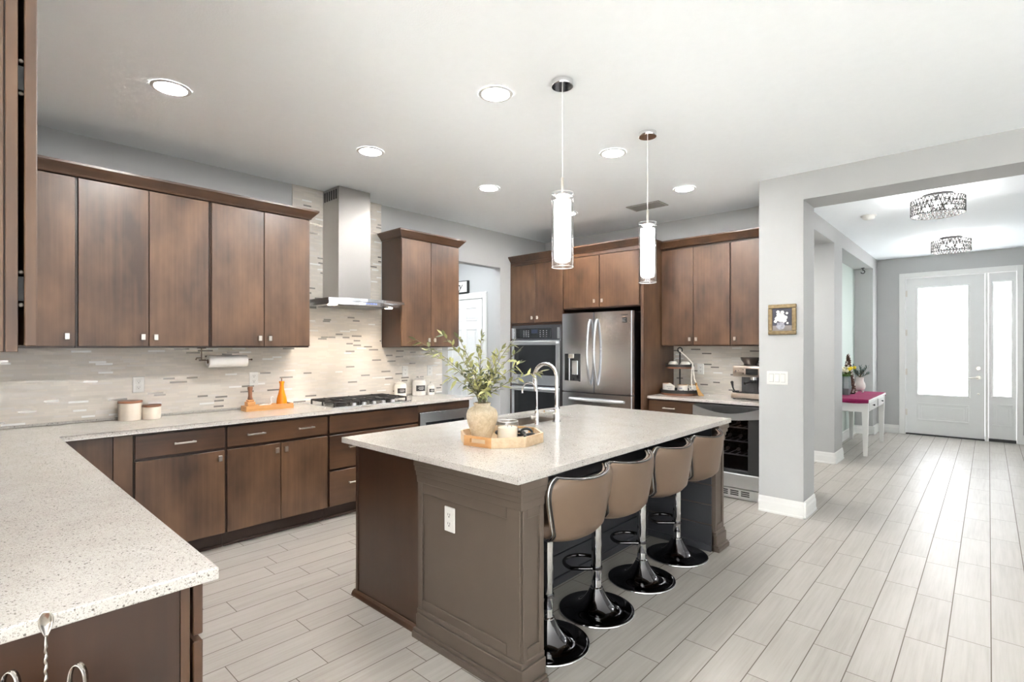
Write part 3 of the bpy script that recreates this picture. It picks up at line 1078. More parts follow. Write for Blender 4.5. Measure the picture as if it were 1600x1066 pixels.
dp = MB(); dp.box(-3.618, -3.398, 4.842, 4.86, 1.038, 1.352, 0.003); dpo = dp.build('water_dispenser', 'black_glass', dl)
m = MB(); m.box(-3.555, -3.478, 4.824, 4.8435, 1.30, 1.352, 0.006); m.build('dispenser_controls', 'nickel', dpo)
m = MB(); m.box(-3.505, -3.425, 4.828, 4.8435, 1.115, 1.275, 0.004); m.box(-3.548, -3.537, 4.828, 4.8435, 1.05, 1.30, 0.003); m.box(-3.60, -3.41, 4.826, 4.8435, 1.038, 1.046); m.build('dispenser_paddle', 'steel', dpo)
m = MB(); m.box(-2.895, -2.812, 4.8545, 4.8575, 1.69, 1.745); s1 = m.build('energy_label', 'black', dr)
m = MB()
for i, (a, b, z) in enumerate(((-2.885, -2.86, 1.727), (-2.855, -2.825, 1.727), (-2.885, -2.84, 1.714), (-2.885, -2.825, 1.702))):
    m.box(a, b, 4.854, 4.8545, z, z + 0.004)
m.build('label_print', plain('label_grey', (0.35, 0.35, 0.35), 0.6), s1)
m = MB(); m.box(-2.92, -2.80, 4.8535, 4.8565, 1.768, 1.778); m.build('maker_mark', 'steel_dark', dr)

# coffee counter: wall cabinets, base drawer cabinet, wine cooler, quartz
FC = Front('y', 5.395, -1)
upper('two-door dark wood wall cabinet above the tiered tray', -2.680, -1.930, [(-2.678, -2.318, -2.352), (-2.314, -1.937, -2.280)], FC, 0.30, 1.452, 2.49)
upper('one-door dark wood wall cabinet above the espresso machine, beside the pier', -1.928, -1.493, [(-1.922, -1.495, -1.882)], FC, 0.30, 1.452, 2.49)
crown('crown_molding', 'dark wood crown molding over the oven, refrigerator and coffee cabinets',
      [(XA + 0.012, 4.98), (-2.700, 4.98), (-2.700, 5.375), (-1.493, 5.375)], [(0, -1), (1, -1), (1, -1), (0, -1)], 2.515, 0.078, 0.055)
FK = Front('y', 5.095, -1)
t = base_unit('dark wood base cabinet with a top drawer, left of the wine cooler', -2.685, -2.170, FK, 0.58)
d = door(FK, -2.680, -2.176, 0.722, 0.868, t, name='drawer', grain='wood_x'); pull(FK, -2.44, 0.795, d)
door(FK, -2.680, -2.176, 0.118, 0.702, t, (-2.22, 0.65))
m = MB()
m.box(-2.685, -1.492, 5.055, YB - 0.008, 0.884, 0.914, 0.004, 2)
o = m.build('countertop', 'quartz'); tag(o, 'short pale quartz countertop of the coffee station beside the refrigerator', 'countertop')

t = thing('wine_cooler', 'stainless framed glass-door wine cooler under the coffee counter', 'wine cooler', (-1.85, 5.36, 0))
m = MB()
x0, x1, y0, y1 = -2.160, -1.540, 5.07, 5.66
m.box(x0, x0 + 0.02, y0, y1, 0.10, 0.872); m.box(x1 - 0.02, x1, y0, y1, 0.10, 0.872)
m.box(x0 + 0.02, x1 - 0.02, y0, y1, 0.10, 0.12); m.box(x0 + 0.02, x1 - 0.02, y0, y1, 0.85, 0.872); m.box(x0 + 0.02, x1 - 0.02, y1 - 0.02, y1, 0.12, 0.85)
m.build('body', 'black', t)
m = MB(); ring(m, x0, x1, 0.245, 0.872, -1.985, -1.645, 0.275, 0.80, 5.025, 5.069, 0.002); d = m.build('door', 'black', t)
m = MB(); m.box(-1.985, -1.645, 5.035, 5.041, 0.275, 0.80); m.build('glass', 'smoke_glass', d)
m = MB()
poly = [(x0, 0.852)] + [(x0 + (x1 - x0) * i / 12, 0.845 - 0.052 * sin(pi * i / 12)) for i in range(13)][::1] + [(x1, 0.852)]
top = [(x0 + (x1 - x0) * i / 12, 0.858 - 0.060 * sin(pi * i / 12)) for i in range(13)]
bot = [(x0 + (x1 - x0) * i / 12, 0.768 - 0.028 * sin(pi * i / 12)) for i in range(13)]
m.prism(top + bot[::-1], 5.0, 5.024, lambda a, b, c: (a, c, b))
m.build('handle_band', 'steel_x', d)
m = MB(); m.box(x0, x1, 5.005, 5.0245, 0.11, 0.245, 0.006); m.build('lower_band', 'steel_x', d)
m = MB()
m.box(x0, x1, 5.03, 5.07, 0.005, 0.10, 0.003)
kp = m.build('kick_grille', 'steel_x', t)
m = MB()
for i in range(5):
    xx = -2.10 + i * 0.098
    for j in range(3):
        m.box(xx, xx + 0.075, 5.0285, 5.0305, 0.035 + j * 0.018, 0.046 + j * 0.018)
m.build('slots', 'slot', kp)
for z in (0.40, 0.53, 0.66):
    m = MB(); m.box(-2.135, -1.565, 5.09, 5.10, z, z + 0.012)
    for i in range(9):
        m.box(-2.12 + i * 0.066, -2.115 + i * 0.066, 5.10, 5.60, z + 0.003, z + 0.009)
    m.build('shelf', 'steel_x', t)
bt = None
k = 0
for zi, z in enumerate((0.415, 0.545, 0.675)):
    for i in range(4):
        x = -1.97 + i * 0.10 + (0.02 if zi % 2 else 0)
        lab = ('dark wine bottle, %s of four on the %s wine cooler shelf'
               % (['farthest left', 'second from left', 'third from left', 'farthest right'][i], ['lowest', 'middle', 'top'][zi]))
        if bt is None:
            bt = thing('wine_bottle', lab, 'bottle', (x, 5.13, z + 0.036), 'bottles in the wine cooler')
            m = MB(); m.lathe([(0.0, 0.28), (0.037, 0.28), (0.038, 0.27), (0.038, 0.09), (0.015, 0.05), (0.014, 0.0), (0.0, 0.0)], x, z + 0.036, 5.13, 16, 'y', False)
            m.build('glass_body', plain('bottle_glass', (0.02, 0.03, 0.025), 0.1), bt, 40)
            m = MB(); m.lathe([(0.0, -0.001), (0.0155, -0.001), (0.0155, 0.03)], x, z + 0.036, 5.13, 12, 'y', False); m.build('capsule', plain('capsule_foil', (0.25, 0.22, 0.2), 0.3, 0.8), bt, 40)
        else:
            copy_tree(bt, (x, 5.13, z + 0.036), lab)

# ================================================================== RANGE HOOD AND COOKTOP
t = thing('range_hood', 'stainless wall-mounted range hood with a tall chimney and curved canopy', 'range hood', (-4.35, 2.555, 1.80))
m = MB(); m.box(XA + 0.009, -4.30, 2.385, 2.712, 1.86, 2.55); m.build('chimney', 'steel_hood', t)
m = MB(); m.box(XA + 0.009, -4.303, 2.388, 2.709, 2.55, 2.882); ch = m.build('upper_chimney', 'steel_hood', t)
m = MB()
for i in range(6):
    xx = -4.565 + i * 0.041
    m.box(xx, xx + 0.024, 2.3865, 2.389, 2.775, 2.862)
m.build('vent_slots', 'slot', ch)
# canopy: bowed front edge, thin fascia, sloping top up to the chimney
y0, y1 = 2.175, 2.945
n = 24
def cfront(u, d=0.0):
    return -4.085 + 0.085 * (1 - (2 * u - 1) ** 2) - d
m = MB()
poly = [(XA + 0.009, y0), *[(cfront(i / n), y0 + (y1 - y0) * i / n) for i in range(n + 1)], (XA + 0.009, y1)]
m.prism(poly, 1.828, 1.852)
m.build('canopy', 'steel_y', t)
m = MB()
poly = [(XA + 0.009, y0 + 0.02), *[(cfront(i / n, 0.035), y0 + 0.02 + (y1 - y0 - 0.04) * i / n) for i in range(n + 1)], (XA + 0.009, y1 - 0.02)]
m.prism(poly, 1.800, 1.828)
un = m.build('control_fascia', 'steel_y', t)
m = MB()
for i in range(5):
    yy = 2.50 + i * 0.024
    xx = cfront((yy - y0) / (y1 - y0), 0.034)
    m.box(xx - 0.003, xx + 0.0015, yy, yy + 0.014, 1.810, 1.820)
m.build('buttons', emit('hood_display', (0.25, 0.35, 0.9), 0.6, (0.1, 0.1, 0.12)), un)
m = MB(); m.box(-4.52, -4.16, 2.30, 2.82, 1.797, 1.800); m.build('filter', 'steel_dark', un)
for yy in (2.265, 2.845):
    m = MB(); m.lathe([(0.0, 0), (0.034, 0), (0.036, 0.004)], -4.20, yy, 1.796, 20); m.build('hood_lamp', 'hood_lens', t, 30)
    l = bpy.data.lights.new('hood_spot', 'SPOT'); l.energy = 4; l.color = (1.0, 0.78, 0.55); l.spot_size = radians(140); l.spot_blend = 0.6; l.shadow_soft_size = 0.03
    o = bpy.data.objects.new('hood_spot', l); o.location = (-4.20, yy, 1.785); C.objects.link(o)

t = thing('gas_cooktop', 'stainless gas cooktop with black cast-iron grates set in the counter', 'cooktop', (-4.31, 2.61, 0.914))
m = MB(); m.box(-4.545, -4.065, 2.205, 3.015, 0.9142, 0.922, 0.003, 2); m.build('pan', 'steel_y', t)
for gi, (ya, yb) in enumerate(((2.235, 2.485), (2.495, 2.725), (2.735, 2.985))):
    m = MB()
    xs0, xs1 = -4.525, -4.105
    for xx in (xs0, xs1 - 0.012):
        m.box(xx, xx + 0.012, ya, yb, 0.948, 0.962, 0.002)
    for yy in (ya, yb - 0.012):
        m.box(xs0, xs1, yy, yy + 0.012, 0.948, 0.962, 0.002)
    for q in (0.30, 0.70):
        xx = xs0 + (xs1 - xs0) * q
        m.box(xx - 0.005, xx + 0.005, ya, yb, 0.95, 0.965, 0.002)
    yc = (ya + yb) / 2
    m.box(xs0, xs1, yc - 0.005, yc + 0.005, 0.95, 0.965, 0.002)
    for xx in (xs0 + 0.006, xs0 + (xs1 - xs0) * 0.5, xs1 - 0.006):
        for yy in (ya + 0.006, yb - 0.006):
            m.box(xx - 0.006, xx + 0.006, yy - 0.006, yy + 0.006, 0.922, 0.95)
    m.build('grate', 'black_metal', t)
for (xx, yy, r) in ((-4.42, 2.36, 0.035), (-4.21, 2.36, 0.045), (-4.31, 2.61, 0.055), (-4.42, 2.86, 0.045), (-4.21, 2.86, 0.035)):
    m = MB(); m.lathe([(r + 0.012, 0), (r + 0.01, 0.008), (r, 0.010), (r, 0.019), (r * 0.8, 0.022), (0, 0.022)], xx, yy, 0.922, 20); m.build('burner', 'black_metal', t, 30)
for i in range(5):
    m = MB(); m.lathe([(0.020, 0), (0.018, 0.022), (0.0, 0.022)], -4.083, 2.41 + i * 0.10, 0.922, 16); m.build('knob', 'steel_x', t, 30)

# ================================================================== ISLAND
IX0, IX1, IY0, IY1 = -2.752, -1.385, 1.545, 3.875
t = thing('kitchen_island', 'kitchen island with dark cabinets, warm grey end panels and a shade-darkened shiplap back', 'kitchen island', (-2.07, 2.71, 0))
# cabinet run
m = MB()
m.box(-2.695, -2.05, 1.625, 3.80, 0.10, 0.70)
m.box(-2.695, -2.05, 1.625, 2.38, 0.70, 0.882); m.box(-2.695, -2.05, 3.24, 3.80, 0.70, 0.882); m.box(-2.695, -2.66, 2.38, 3.24, 0.70, 0.882); m.box(-2.15, -2.05, 2.38, 3.24, 0.70, 0.882)
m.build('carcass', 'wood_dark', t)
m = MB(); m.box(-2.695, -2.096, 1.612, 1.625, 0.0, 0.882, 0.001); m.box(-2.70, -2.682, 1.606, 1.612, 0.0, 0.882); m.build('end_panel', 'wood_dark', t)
m = MB(); m.prism([(0, 0), (-0.026, 0), (-0.026, 0.008), (-0.018, 0.022), (-0.006, 0.030), (0, 0.030)], -2.718, -2.098, lambda a, b, c: (c, 1.612 + a, b)); m.build('shoe_molding', 'wood_x', t)
m = MB(); m.box(-2.62, -2.06, 1.64, 3.78, 0.0, 0.10); m.build('toe_kick', 'toe', t)
FI = Front('x', -2.697, -1)
for (a0, a1, k) in ((1.64, 2.15, 2.11), (2.16, 2.385, 2.35), (2.39, 2.81, 2.77), (2.815, 3.235, 2.85), (3.24, 3.785, 3.28)):
    door(FI, a0, a1, 0.118, 0.872, t, (k, 0.80))
# wing walls: framed grey posts at both ends
def wing(name, ya, yb, face_sign):
    """a framed box from x=-2.096 to -1.415; the framed broad face looks along face_sign*y"""
    w0, w1 = -2.096, -1.415
    m = MB()
    m.box(w0, w1, ya, yb, 0.0, 0.8835)
    yf = ya if face_sign < 0 else yb
    s = face_sign
    def fr(x0, x1, z0, z1, d=0.010, bev=0.002):
        m.box(x0, x1, yf, yf + s * d, z0, z1, bev)
    fr(w0, w0 + 0.035, 0.14, 0.80); fr(w1 - 0.075, w1, 0.14, 0.80); fr(w0 + 0.035, w1 - 0.075, 0.715, 0.80)
    fr(w0 + 0.035, w1 - 0.075, 0.14, 0.185)
    # end face (+x): framed narrow panel
    for (y0_, y1_, z0, z1) in ((ya, ya + 0.028, 0.14, 0.80), (yb - 0.028, yb, 0.14, 0.80), (ya + 0.028, yb - 0.028, 0.725, 0.80), (ya + 0.028, yb - 0.028, 0.14, 0.185)):
        m.box(w1, w1 + 0.010, y0_, y1_, z0, z1, 0.002)
    pa = ya - 0.010 if s < 0 else ya
    pb = yb if s < 0 else yb + 0.010
    # stepped cap moulding and base moulding around the three outer sides
    for (z0, z1, o_) in ((0.765, 0.80, 0.006), (0.80, 0.825, 0.012), (0.825, 0.852, 0.020), (0.852, 0.8835, 0.027)):
        m.box(w0 - 0.0, w1 + 0.010 + o_ * 0.9, pa - (o_ if s < 0 else 0), pb + (o_ if s > 0 else 0), z0, z1, 0.0035, 2)
    for (z0, z1, o_) in ((0.0, 0.030, 0.030), (0.030, 0.045, 0.022), (0.045, 0.115, 0.012), (0.115, 0.14, 0.005)):
        m.box(w0 - (0.012 if z1 <= 0.045 else 0), w1 + 0.010 + o_ * 0.9, pa - (o_ if s < 0 else 0), pb + (o_ if s > 0 else 0), z0, z1, 0.0045, 2)
    return m.build(name, 'grey_paint', t)
wing('end_post', 1.60, 1.735, -1)
wing('end_post', 3.63, 3.785, 1)
# shiplap in the knee recess, its shade put into a darker paint colour
def shiplap(name, to, a0, a1):
    m = MB()
    z = 0.05
    while z < 0.86:
        z1 = min(z + 0.137, 0.882)
        m.box(*to(a0, a1, z, z1 - 0.006), 0.002)
        z += 0.14
    m.box(*to(a0, a1, 0.0, 0.048, 0.006), 0.002)
    return m.build(name, 'grey_shaded', t)
m = MB(); m.box(-2.05, -1.925, 1.735, 3.63, 0.0, 0.882); m.build('knee_wall', 'grey_shaded', t)
shiplap('shiplap', lambda a, b, z0, z1, e=0: (-1.925, -1.913 + e, a, b, z0, z1), 1.737, 3.628)
shiplap('shiplap', lambda a, b, z0, z1, e=0: (a, b, 3.618 - e, 3.63, z0, z1), -1.912, -1.43)
shiplap('shiplap', lambda a, b, z0, z1, e=0: (a, b, 1.735, 1.747 + e, z0, z1), -1.912, -1.43)

# quartz top with the sink cut-out
SX0, SX1, SY0, SY1 = -2.655, -2.285, 2.42, 3.17
m = MB()
m.box(IX0, IX1, IY0, SY0, 0.884, 0.914); m.box(IX0, IX1, SY1, IY1, 0.884, 0.914)
m.box(IX0, SX0, SY0, SY1, 0.884, 0.914); m.box(SX1, IX1, SY0, SY1, 0.884, 0.914)
bmesh.ops.remove_doubles(m.b, verts=m.b.verts, dist=1e-5)
o = m.build('countertop', 'quartz'); tag(o, 'large pale quartz countertop of the kitchen island with an undermount sink', 'countertop')
t = thing('sink', 'stainless undermount sink in the island countertop', 'sink', (-2.47, 2.8, 0.70))
m = MB()
w = 0.006
m.box(SX0 - w, SX1 + w, SY0 - w, SY1 + w, 0.702, 0.708)
m.box(SX0 - w, SX0, SY0 - w, SY1 + w, 0.708, 0.8835); m.box(SX1, SX1 + w, SY0 - w, SY1 + w, 0.708, 0.8835)
m.box(SX0, SX1, SY0 - w, SY0, 0.708, 0.8835); m.box(SX0, SX1, SY1, SY1 + w, 0.708, 0.8835)
m.build('basin', 'sink', t)
m = MB(); m.lathe([(0.0, 0), (0.04, 0.0), (0.045, 0.003)], -2.47, 2.8, 0.7082, 20); m.build('drain', 'chrome', t, 30)

def gooseneck(name, label, bx, by, h, reach, r, base_r, dx, dy):
    t = thing(name, label, 'faucet', (bx, by, 0.914))
    z0 = 0.9142
    m = MB(); m.lathe([(base_r * 1.25, 0), (base_r * 1.25, 0.006), (base_r, 0.012), (base_r, 0.095), (r * 1.1, 0.105), (r, 0.12)], bx, by, z0, 24); m.build('base', 'chrome', t, 35)
    a = reach / 2
    zt = 0.914 + h - a - r
    pts = [(bx, by, z0 + 0.10), (bx, by, zt)]
    for i in range(1, 19):
        th = pi * i / 18 * 1.06
        pts.append((bx + dx * a * (1 - cos(th)), by + dy * a * (1 - cos(th)), zt + a * sin(th)))
    m = MB(); m.tube(pts, r, 14); sp = m.build('spout', 'chrome', t, 50)
    return t, pts
t, pts = gooseneck('kitchen_faucet', 'tall chrome gooseneck faucet at the island sink', -2.20, 2.855, 0.415, 0.19, 0.0135, 0.024, -1.0, -0.05)
e = Vector(pts[-1]); q = (e - Vector(pts[-2])).normalized()
m = MB(); m.tube([e, e + q * 0.02, e + q * 0.085], [0.0155, 0.017, 0.015], 14); m.build('spray_head', 'chrome', t, 50)
m = MB(); m.tube([(-2.20, 2.855, 0.99), (-2.215, 2.82, 0.99), (-2.23, 2.755, 0.995)], [0.012, 0.010, 0.007], 10); m.build('lever', 'chrome', t, 50)
t, pts = gooseneck('drinking_faucet', 'small slim brushed drinking-water faucet left of the tall chrome faucet', -2.228, 2.675, 0.285, 0.125, 0.0058, 0.0135, -1.0, -0.05)
m = MB(); m.tube([(-2.228, 2.675, 0.965), (-2.235, 2.645, 0.965), (-2.238, 2.632, 0.965)], [0.008, 0.009, 0.013], 10); m.sphere((-2.238, 2.632, 0.965), 0.014, 12, 8); m.build('lever', 'nickel', t, 50)

# duplex outlets
def outlet(label, origin, ax, nrm):
    """ax: unit vector along the wall, nrm: outward normal"""
    t = thing('outlet', label, 'outlet', origin, 'wall outlets')
    o = Vector(origin); ax = Vector(ax); nr = Vector(nrm)
    def bx(m, a0, a1, z0, z1, d0, d1, bev=0.0):
        p = o + ax * a0 + nr * d0 + Vector((0, 0, z0)); q = o + ax * a1 + nr * d1 + Vector((0, 0, z1))
        m.box(p.x, q.x, p.y, q.y, p.z, q.z, bev)
    m = MB(); bx(m, -0.036, 0.036, -0.058, 0.058, 0.0005, 0.007, 0.0025); m.build('cover_plate', 'outlet', t)
    m = MB()
    for z in (-0.021, 0.021):
        bx(m, -0.017, 0.017, z - 0.0145, z + 0.0145, 0.007, 0.009, 0.001)
    r = m.build('receptacle', 'outlet', t)
    m = MB()
    for z in (-0.021, 0.021):
        for a in (-0.007, 0.006):
            bx(m, a, a + 0.0022, z - 0.002, z + 0.008, 0.009, 0.0096)
        bx(m, -0.003, 0.003, z - 0.010, z - 0.005, 0.009, 0.0096)
    m.build('slots', 'slot', r)
    return t
XT = XA + 0.008
outlet('white outlet on the tile above the two lidded canisters', (XT, 0.955, 1.158), (0, 1, 0), (1, 0, 0))
outlet('white outlet on the tile behind the wooden peppermill tray', (XT, 1.765, 1.165), (0, 1, 0), (1, 0, 0))
outlet('white outlet on the tile right of the cooktop, above the small labelled canister', (XT, 3.315, 1.170), (0, 1, 0), (1, 0, 0))
outlet('white outlet on the tile nearest the opening beside the ovens', (XT, 3.645, 1.170), (0, 1, 0), (1, 0, 0))
outlet('white outlet on the tile between tiered tray and espresso machine', (-2.365, YB - 0.008, 1.185), (-1, 0, 0), (0, -1, 0))
outlet('white outlet on the grey end panel of the island', (-1.86, 1.60, 0.628), (-1, 0, 0), (0, -1, 0))

# ================================================================== BAR STOOLS
def stool(cx, cy, label):
    t = thing('bar_stool', label, 'bar stool', (cx, cy, 0), 'bar stools along the island')
    # trumpet base
    m = MB()
    prof = [(0.0, 0.0), (0.196, 0.0), (0.203, 0.004), (0.203, 0.010), (0.196, 0.014)]
    for i in range(1, 15):
        u = i / 14
        r = 0.196 + (0.034 - 0.196) * u
        prof.append((r, 0.014 + 0.108 * (u ** 3.2)))
    m.lathe(prof, cx, cy, 0.0, 48)
    m.build('base', 'black_chrome', t, 40)
    m = MB(); m.lathe([(0.203, 0.0008), (0.2055, 0.003), (0.2055, 0.007), (0.2025, 0.0105)], cx, cy, 0.0, 48, cap=False); m.build('base_rim', 'chrome', t, 50)
    m = MB(); m.lathe([(0.034, 0.0), (0.034, 0.006), (0.0255, 0.010), (0.0255, 0.05), (0.0265, 0.051), (0.0265, 0.056)], cx, cy, 0.120, 24); m.build('lower_column', 'chrome', t, 35)
    m = MB(); m.lathe([(0.0255, 0.0), (0.0275, 0.003), (0.0275, 0.395), (0.022, 0.397), (0.022, 0.405)], cx, cy, 0.168, 24); m.build('column', 'chrome', t, 35)
    # foot ring towards the island
    zf = 0.232
    pts = []
    for i in range(25):
        th = -pi / 2 + pi * i / 24
        pts.append((cx - 0.09 - 0.105 * cos(th), cy + 0.105 * sin(th), zf))
    pts = [(cx - 0.005, cy - 0.032, zf)] + pts + [(cx - 0.005, cy + 0.032, zf)]
    m = MB(); m.tube(pts, 0.0105, 10); m.lathe([(0.0277, -0.008), (0.0315, -0.007), (0.0315, 0.007), (0.0277, 0.008)], cx, cy, zf, 20); m.build('footrest', 'black_chrome', t, 50)
    # lever
    m = MB(); m.tube([(cx + 0.02, cy + 0.03, 0.535), (cx + 0.03, cy + 0.14, 0.525), (cx + 0.032, cy + 0.19, 0.505)], 0.005, 8); m.build('height_lever', 'chrome', t, 50)
    m = MB(); m.box(cx - 0.09, cx + 0.09, cy - 0.09, cy + 0.09, 0.573, 0.582, 0.003); m.build('seat_plate', 'black', t)
    # seat cushion: rounded square pad
    m = MB(); m.sm = True
    rows = []
    K = 36
    for (z, s_) in ((0.582, 0.90), (0.586, 0.97), (0.596, 1.0), (0.63, 1.0), (0.648, 0.96), (0.656, 0.86)):
        row = []
        for i in range(K):
            a = 2 * pi * i / K
            ca, sa = cos(a), sin(a)
            e = 0.42
            row.append((cx - 0.02 + s_ * 0.190 * math.copysign(abs(ca) ** e, ca), cy + s_ * 0.205 * math.copysign(abs(sa) ** e, sa), z))
        rows.append(row)
    V = m.grid(rows, True)
    m._take([m.b.faces.new(V[0][::-1]), m.b.faces.new(V[-1])])
    m.build('seat', 'leather_in', t, 50)
    # scooped backrest shell
    NU, NW = 21, 15
    zb, zt = 0.556, 0.852
    def half(w):
        h = 0.168 + 0.098 * (w ** 0.85)
        w0 = 0.66
        if w > w0:
            q = (w - w0) / (1 - w0)
            h -= 0.075 * (1 - sqrt(max(0, 1 - q * q)))
        if w < 0.16:
            q = (0.16 - w) / 0.16
            h -= 0.045 * (1 - sqrt(max(0, 1 - q * q)))
        return h
    ws = [0, 0.02, 0.06, 0.12, 0.2, 0.3, 0.4, 0.5, 0.6, 0.68, 0.75, 0.81, 0.86, 0.90, 0.935, 0.965, 0.985, 0.997, 1.0]
    def P(u, w, off):
        hw = half(w) 
        y = hw * u
        curve = 0.062 * abs(u) ** 2.3 * (0.9 + 0.3 * w)
        lean = 0.048 + 0.040 * w - 0.095 * max(0, (0.22 - w) / 0.22) ** 2
        sag = 0.016 * (u * u) * w
        sh = 1 - off * 0.3
        return (cx + 0.205 + lean - curve - off, cy + y * sh, zb + (zt - zb) * w + sag - (0.012 * (1 - u * u) * (1 - w)))
    us = [-1 + 2 * i / NU for i in range(NU + 1)]
    th = 0.032
    outer = [[P(u, w, 0.0) for u in us] for w in ws]
    inner = [[P(u, w, th) for u in us] for w in ws]
    m = MB(); m.sm = True
    Vo = m.grid(outer)
    Vi = None
    m.mi = 1
    Vi = m.grid(inner)
    m.mi = 0
    nW, nU = len(ws), len(us)
    loop_idx = [(0, i) for i in range(nU)] + [(j, nU - 1) for j in range(1, nW)] + [(nW - 1, i) for i in range(nU - 2, -1, -1)] + [(j, 0) for j in range(nW - 2, 0, -1)]
    n = len(loop_idx)
    fs = []
    for k in range(n):
        a, b = loop_idx[k], loop_idx[(k + 1) % n]
        fs.append(m.b.faces.new((Vo[a[0]][a[1]], Vo[b[0]][b[1]], Vi[b[0]][b[1]], Vi[a[0]][a[1]])))
    m._take(fs)
    m.build('backrest', ['leather', 'leather_in'], t, 60)
    # black piping and bright trim strip around the rim
    po = [Vector(P(us[i], ws[j], 0.003)) for j, i in loop_idx]
    pm = [Vector(P(us[i], ws[j], 0.017)) for j, i in loop_idx]
    cen = Vector(P(0, 0.5, 0.016))
    m = MB(); m.tube([p + (p - cen).normalized() * 0.0015 for p in po], 0.0048, 6, True); m.build('piping', 'piping', t, 60)
    m = MB(); m.tube([p + (p - cen).normalized() * 0.001 for p in pm], 0.0052, 6, True); m.build('trim_strip', 'chrome', t, 60)
    return t
SX = -1.58
st = stool(SX, 1.978, 'taupe bar stool nearest the camera, half behind the grey island end panel')
for (y, lab) in ((2.405, 'taupe bar stool second from the near end of the island row'),
                 (2.905, 'taupe bar stool third from the near end of the island row'),
                 (3.400, 'taupe bar stool farthest from the camera, nearest the wine cooler')):
    copy_tree(st, (SX, y, 0), lab)

# ================================================================== CEILING FIXTURES
def pendant(x, y, label):
    t = thing('pendant_lamp', label, 'pendant lamp', (x, y, CEIL), 'pendant lamps over the island')
    m = MB(); m.lathe([(0.058, -0.030), (0.060, -0.027), (0.060, 0.0)], x, y, CEIL - 0.0005, 32); m.build('canopy', 'chrome', t, 35)
    m = MB(); m.tube([(x, y, CEIL - 0.03), (x, y, 2.36)], 0.0028, 6); m.build('cord', plain('clear_cord', (0.7, 0.7, 0.7), 0.4), t)
    m = MB(); m.lathe([(0.004, 0.085), (0.0075, 0.08), (0.0075, 0.0)], x, y, 2.278, 16); m.build('stem', 'nickel', t, 35)
    m = MB()
    m.lathe([(0.0, 0.004), (0.046, 0.004), (0.046, 0.0), (0.012, -0.02), (0.0, -0.02)], x, y, 2.262, 28)
    m.build('cap', 'nickel', t, 35)
    # outer clear sleeve, open at both ends
    m = MB(); m.lathe([(0.0585, 0.0), (0.0600, 0.0), (0.0600, 0.405), (0.0585, 0.405), (0.0585, 0.0)], x, y, 1.872, 40, cap=False); sl = m.build('glass_sleeve', 'glass', t, 35)
    m = MB()
    for zz in (1.8725, 2.2765):
        m.tube([(x + 0.0592 * cos(2 * pi * k / 40), y + 0.0592 * sin(2 * pi * k / 40), zz) for k in range(40)], 0.0014, 6, True)
    m.build('sleeve_rim', plain('bright_glass_edge', (0.8, 0.82, 0.82), 0.15), sl, 60)
    m = MB()
    m.lathe([(0.0, 0.0), (0.040, 0.0), (0.045, 0.006), (0.046, 0.02), (0.046, 0.318), (0.0, 0.318)], x, y, 1.918, 32); m.build('diffuser', 'diffuser', t, 35)
    for k in range(3):
        a = 2 * pi * k / 3 + 0.35
        m = MB(); m.tube([(x + 0.044 * cos(a), y + 0.044 * sin(a), 2.258), (x + 0.070 * cos(a), y + 0.070 * sin(a), 2.258)], 0.003, 8); m.build('screw_peg', 'chrome', t)
    return t
p = pendant(-1.72, 2.283, 'clear and opal glass pendant lamp over the near half of the island')
copy_tree(p, (-1.707, 3.222, CEIL), 'clear and opal glass pendant lamp over the far half of the island')

def downlight(x, y, label):
    t = thing('recessed_light', label, 'ceiling light', (x, y, CEIL), 'recessed ceiling lights')
    m = MB(); m.lathe([(0.078, -0.0005), (0.080, -0.006), (0.098, -0.004), (0.100, -0.0005)], x, y, CEIL, 40, cap=False); m.build('trim_ring', 'trim', t, 40)
    m = MB(); m.lathe([(0.0, -0.0035), (0.079, -0.0035), (0.079, 0.003), (0.0, 0.003)], x, y, CEIL, 32, cap=False); m.build('lens', 'lens', t, 30)
    return t
dl0 = downlight(-3.385, 0.855, 'recessed ceiling light above the left half of the range-wall cabinets, largest on the left')
for (x, y, lab) in ((-2.088, 2.137, 'recessed ceiling light just left of the near pendant canopy'),
                    (-3.392, 2.138, 'recessed ceiling light in front of the range hood chimney'),
                    (-2.078, 3.386, 'recessed ceiling light between the two pendant cords'),
                    (-3.380, 3.372, 'recessed ceiling light above the wall cabinet right of the hood'),
                    (-2.066, 4.603, 'recessed ceiling light right of the far pendant, before the coffee cabinets'),
                    (-3.386, 4.600, 'recessed ceiling light almost hidden behind the near pendant glass'),
                    (-2.085, 0.880, 'recessed ceiling light over the gap between peninsula and island')):
    copy_tree(dl0, (x, y, CEIL), lab)

t = thing('air_vent', 'louvered white air vent in the ceiling beyond the far pendant', 'vent', (-2.60, 4.895, CEIL))
m = MB()
x0, x1, y0, y1 = -2.785, -2.415, 4.785, 5.005
f = 0.025
for b in ((x0, x1, y0, y0 + f), (x0, x1, y1 - f, y1), (x0, x0 + f, y0 + f, y1 - f), (x1 - f, x1, y0 + f, y1 - f)):
    m.box(*b, CEIL - 0.010, CEIL - 0.0005, 0.003)
m.build('frame', plain('grey_vent_metal', srgb(150, 149, 146), 0.5), t)
m = MB(); m.box(x0 + f, x1 - f, y0 + f, y1 - f, CEIL - 0.002, CEIL - 0.0005); m.build('duct', 'slot', t)
m = MB()
for i in range(9):
    yy = y0 + f + 0.010 + i * 0.0185
    m.prism([(yy, CEIL - 0.0025), (yy + 0.014, CEIL - 0.012), (yy + 0.016, CEIL - 0.011), (yy + 0.002, CEIL - 0.0015)], x0 + f, x1 - f, lambda a, b, c: (c, a, b))
m.build('louvers', plain('grey_vent_louver', srgb(128, 127, 125), 0.5), t)

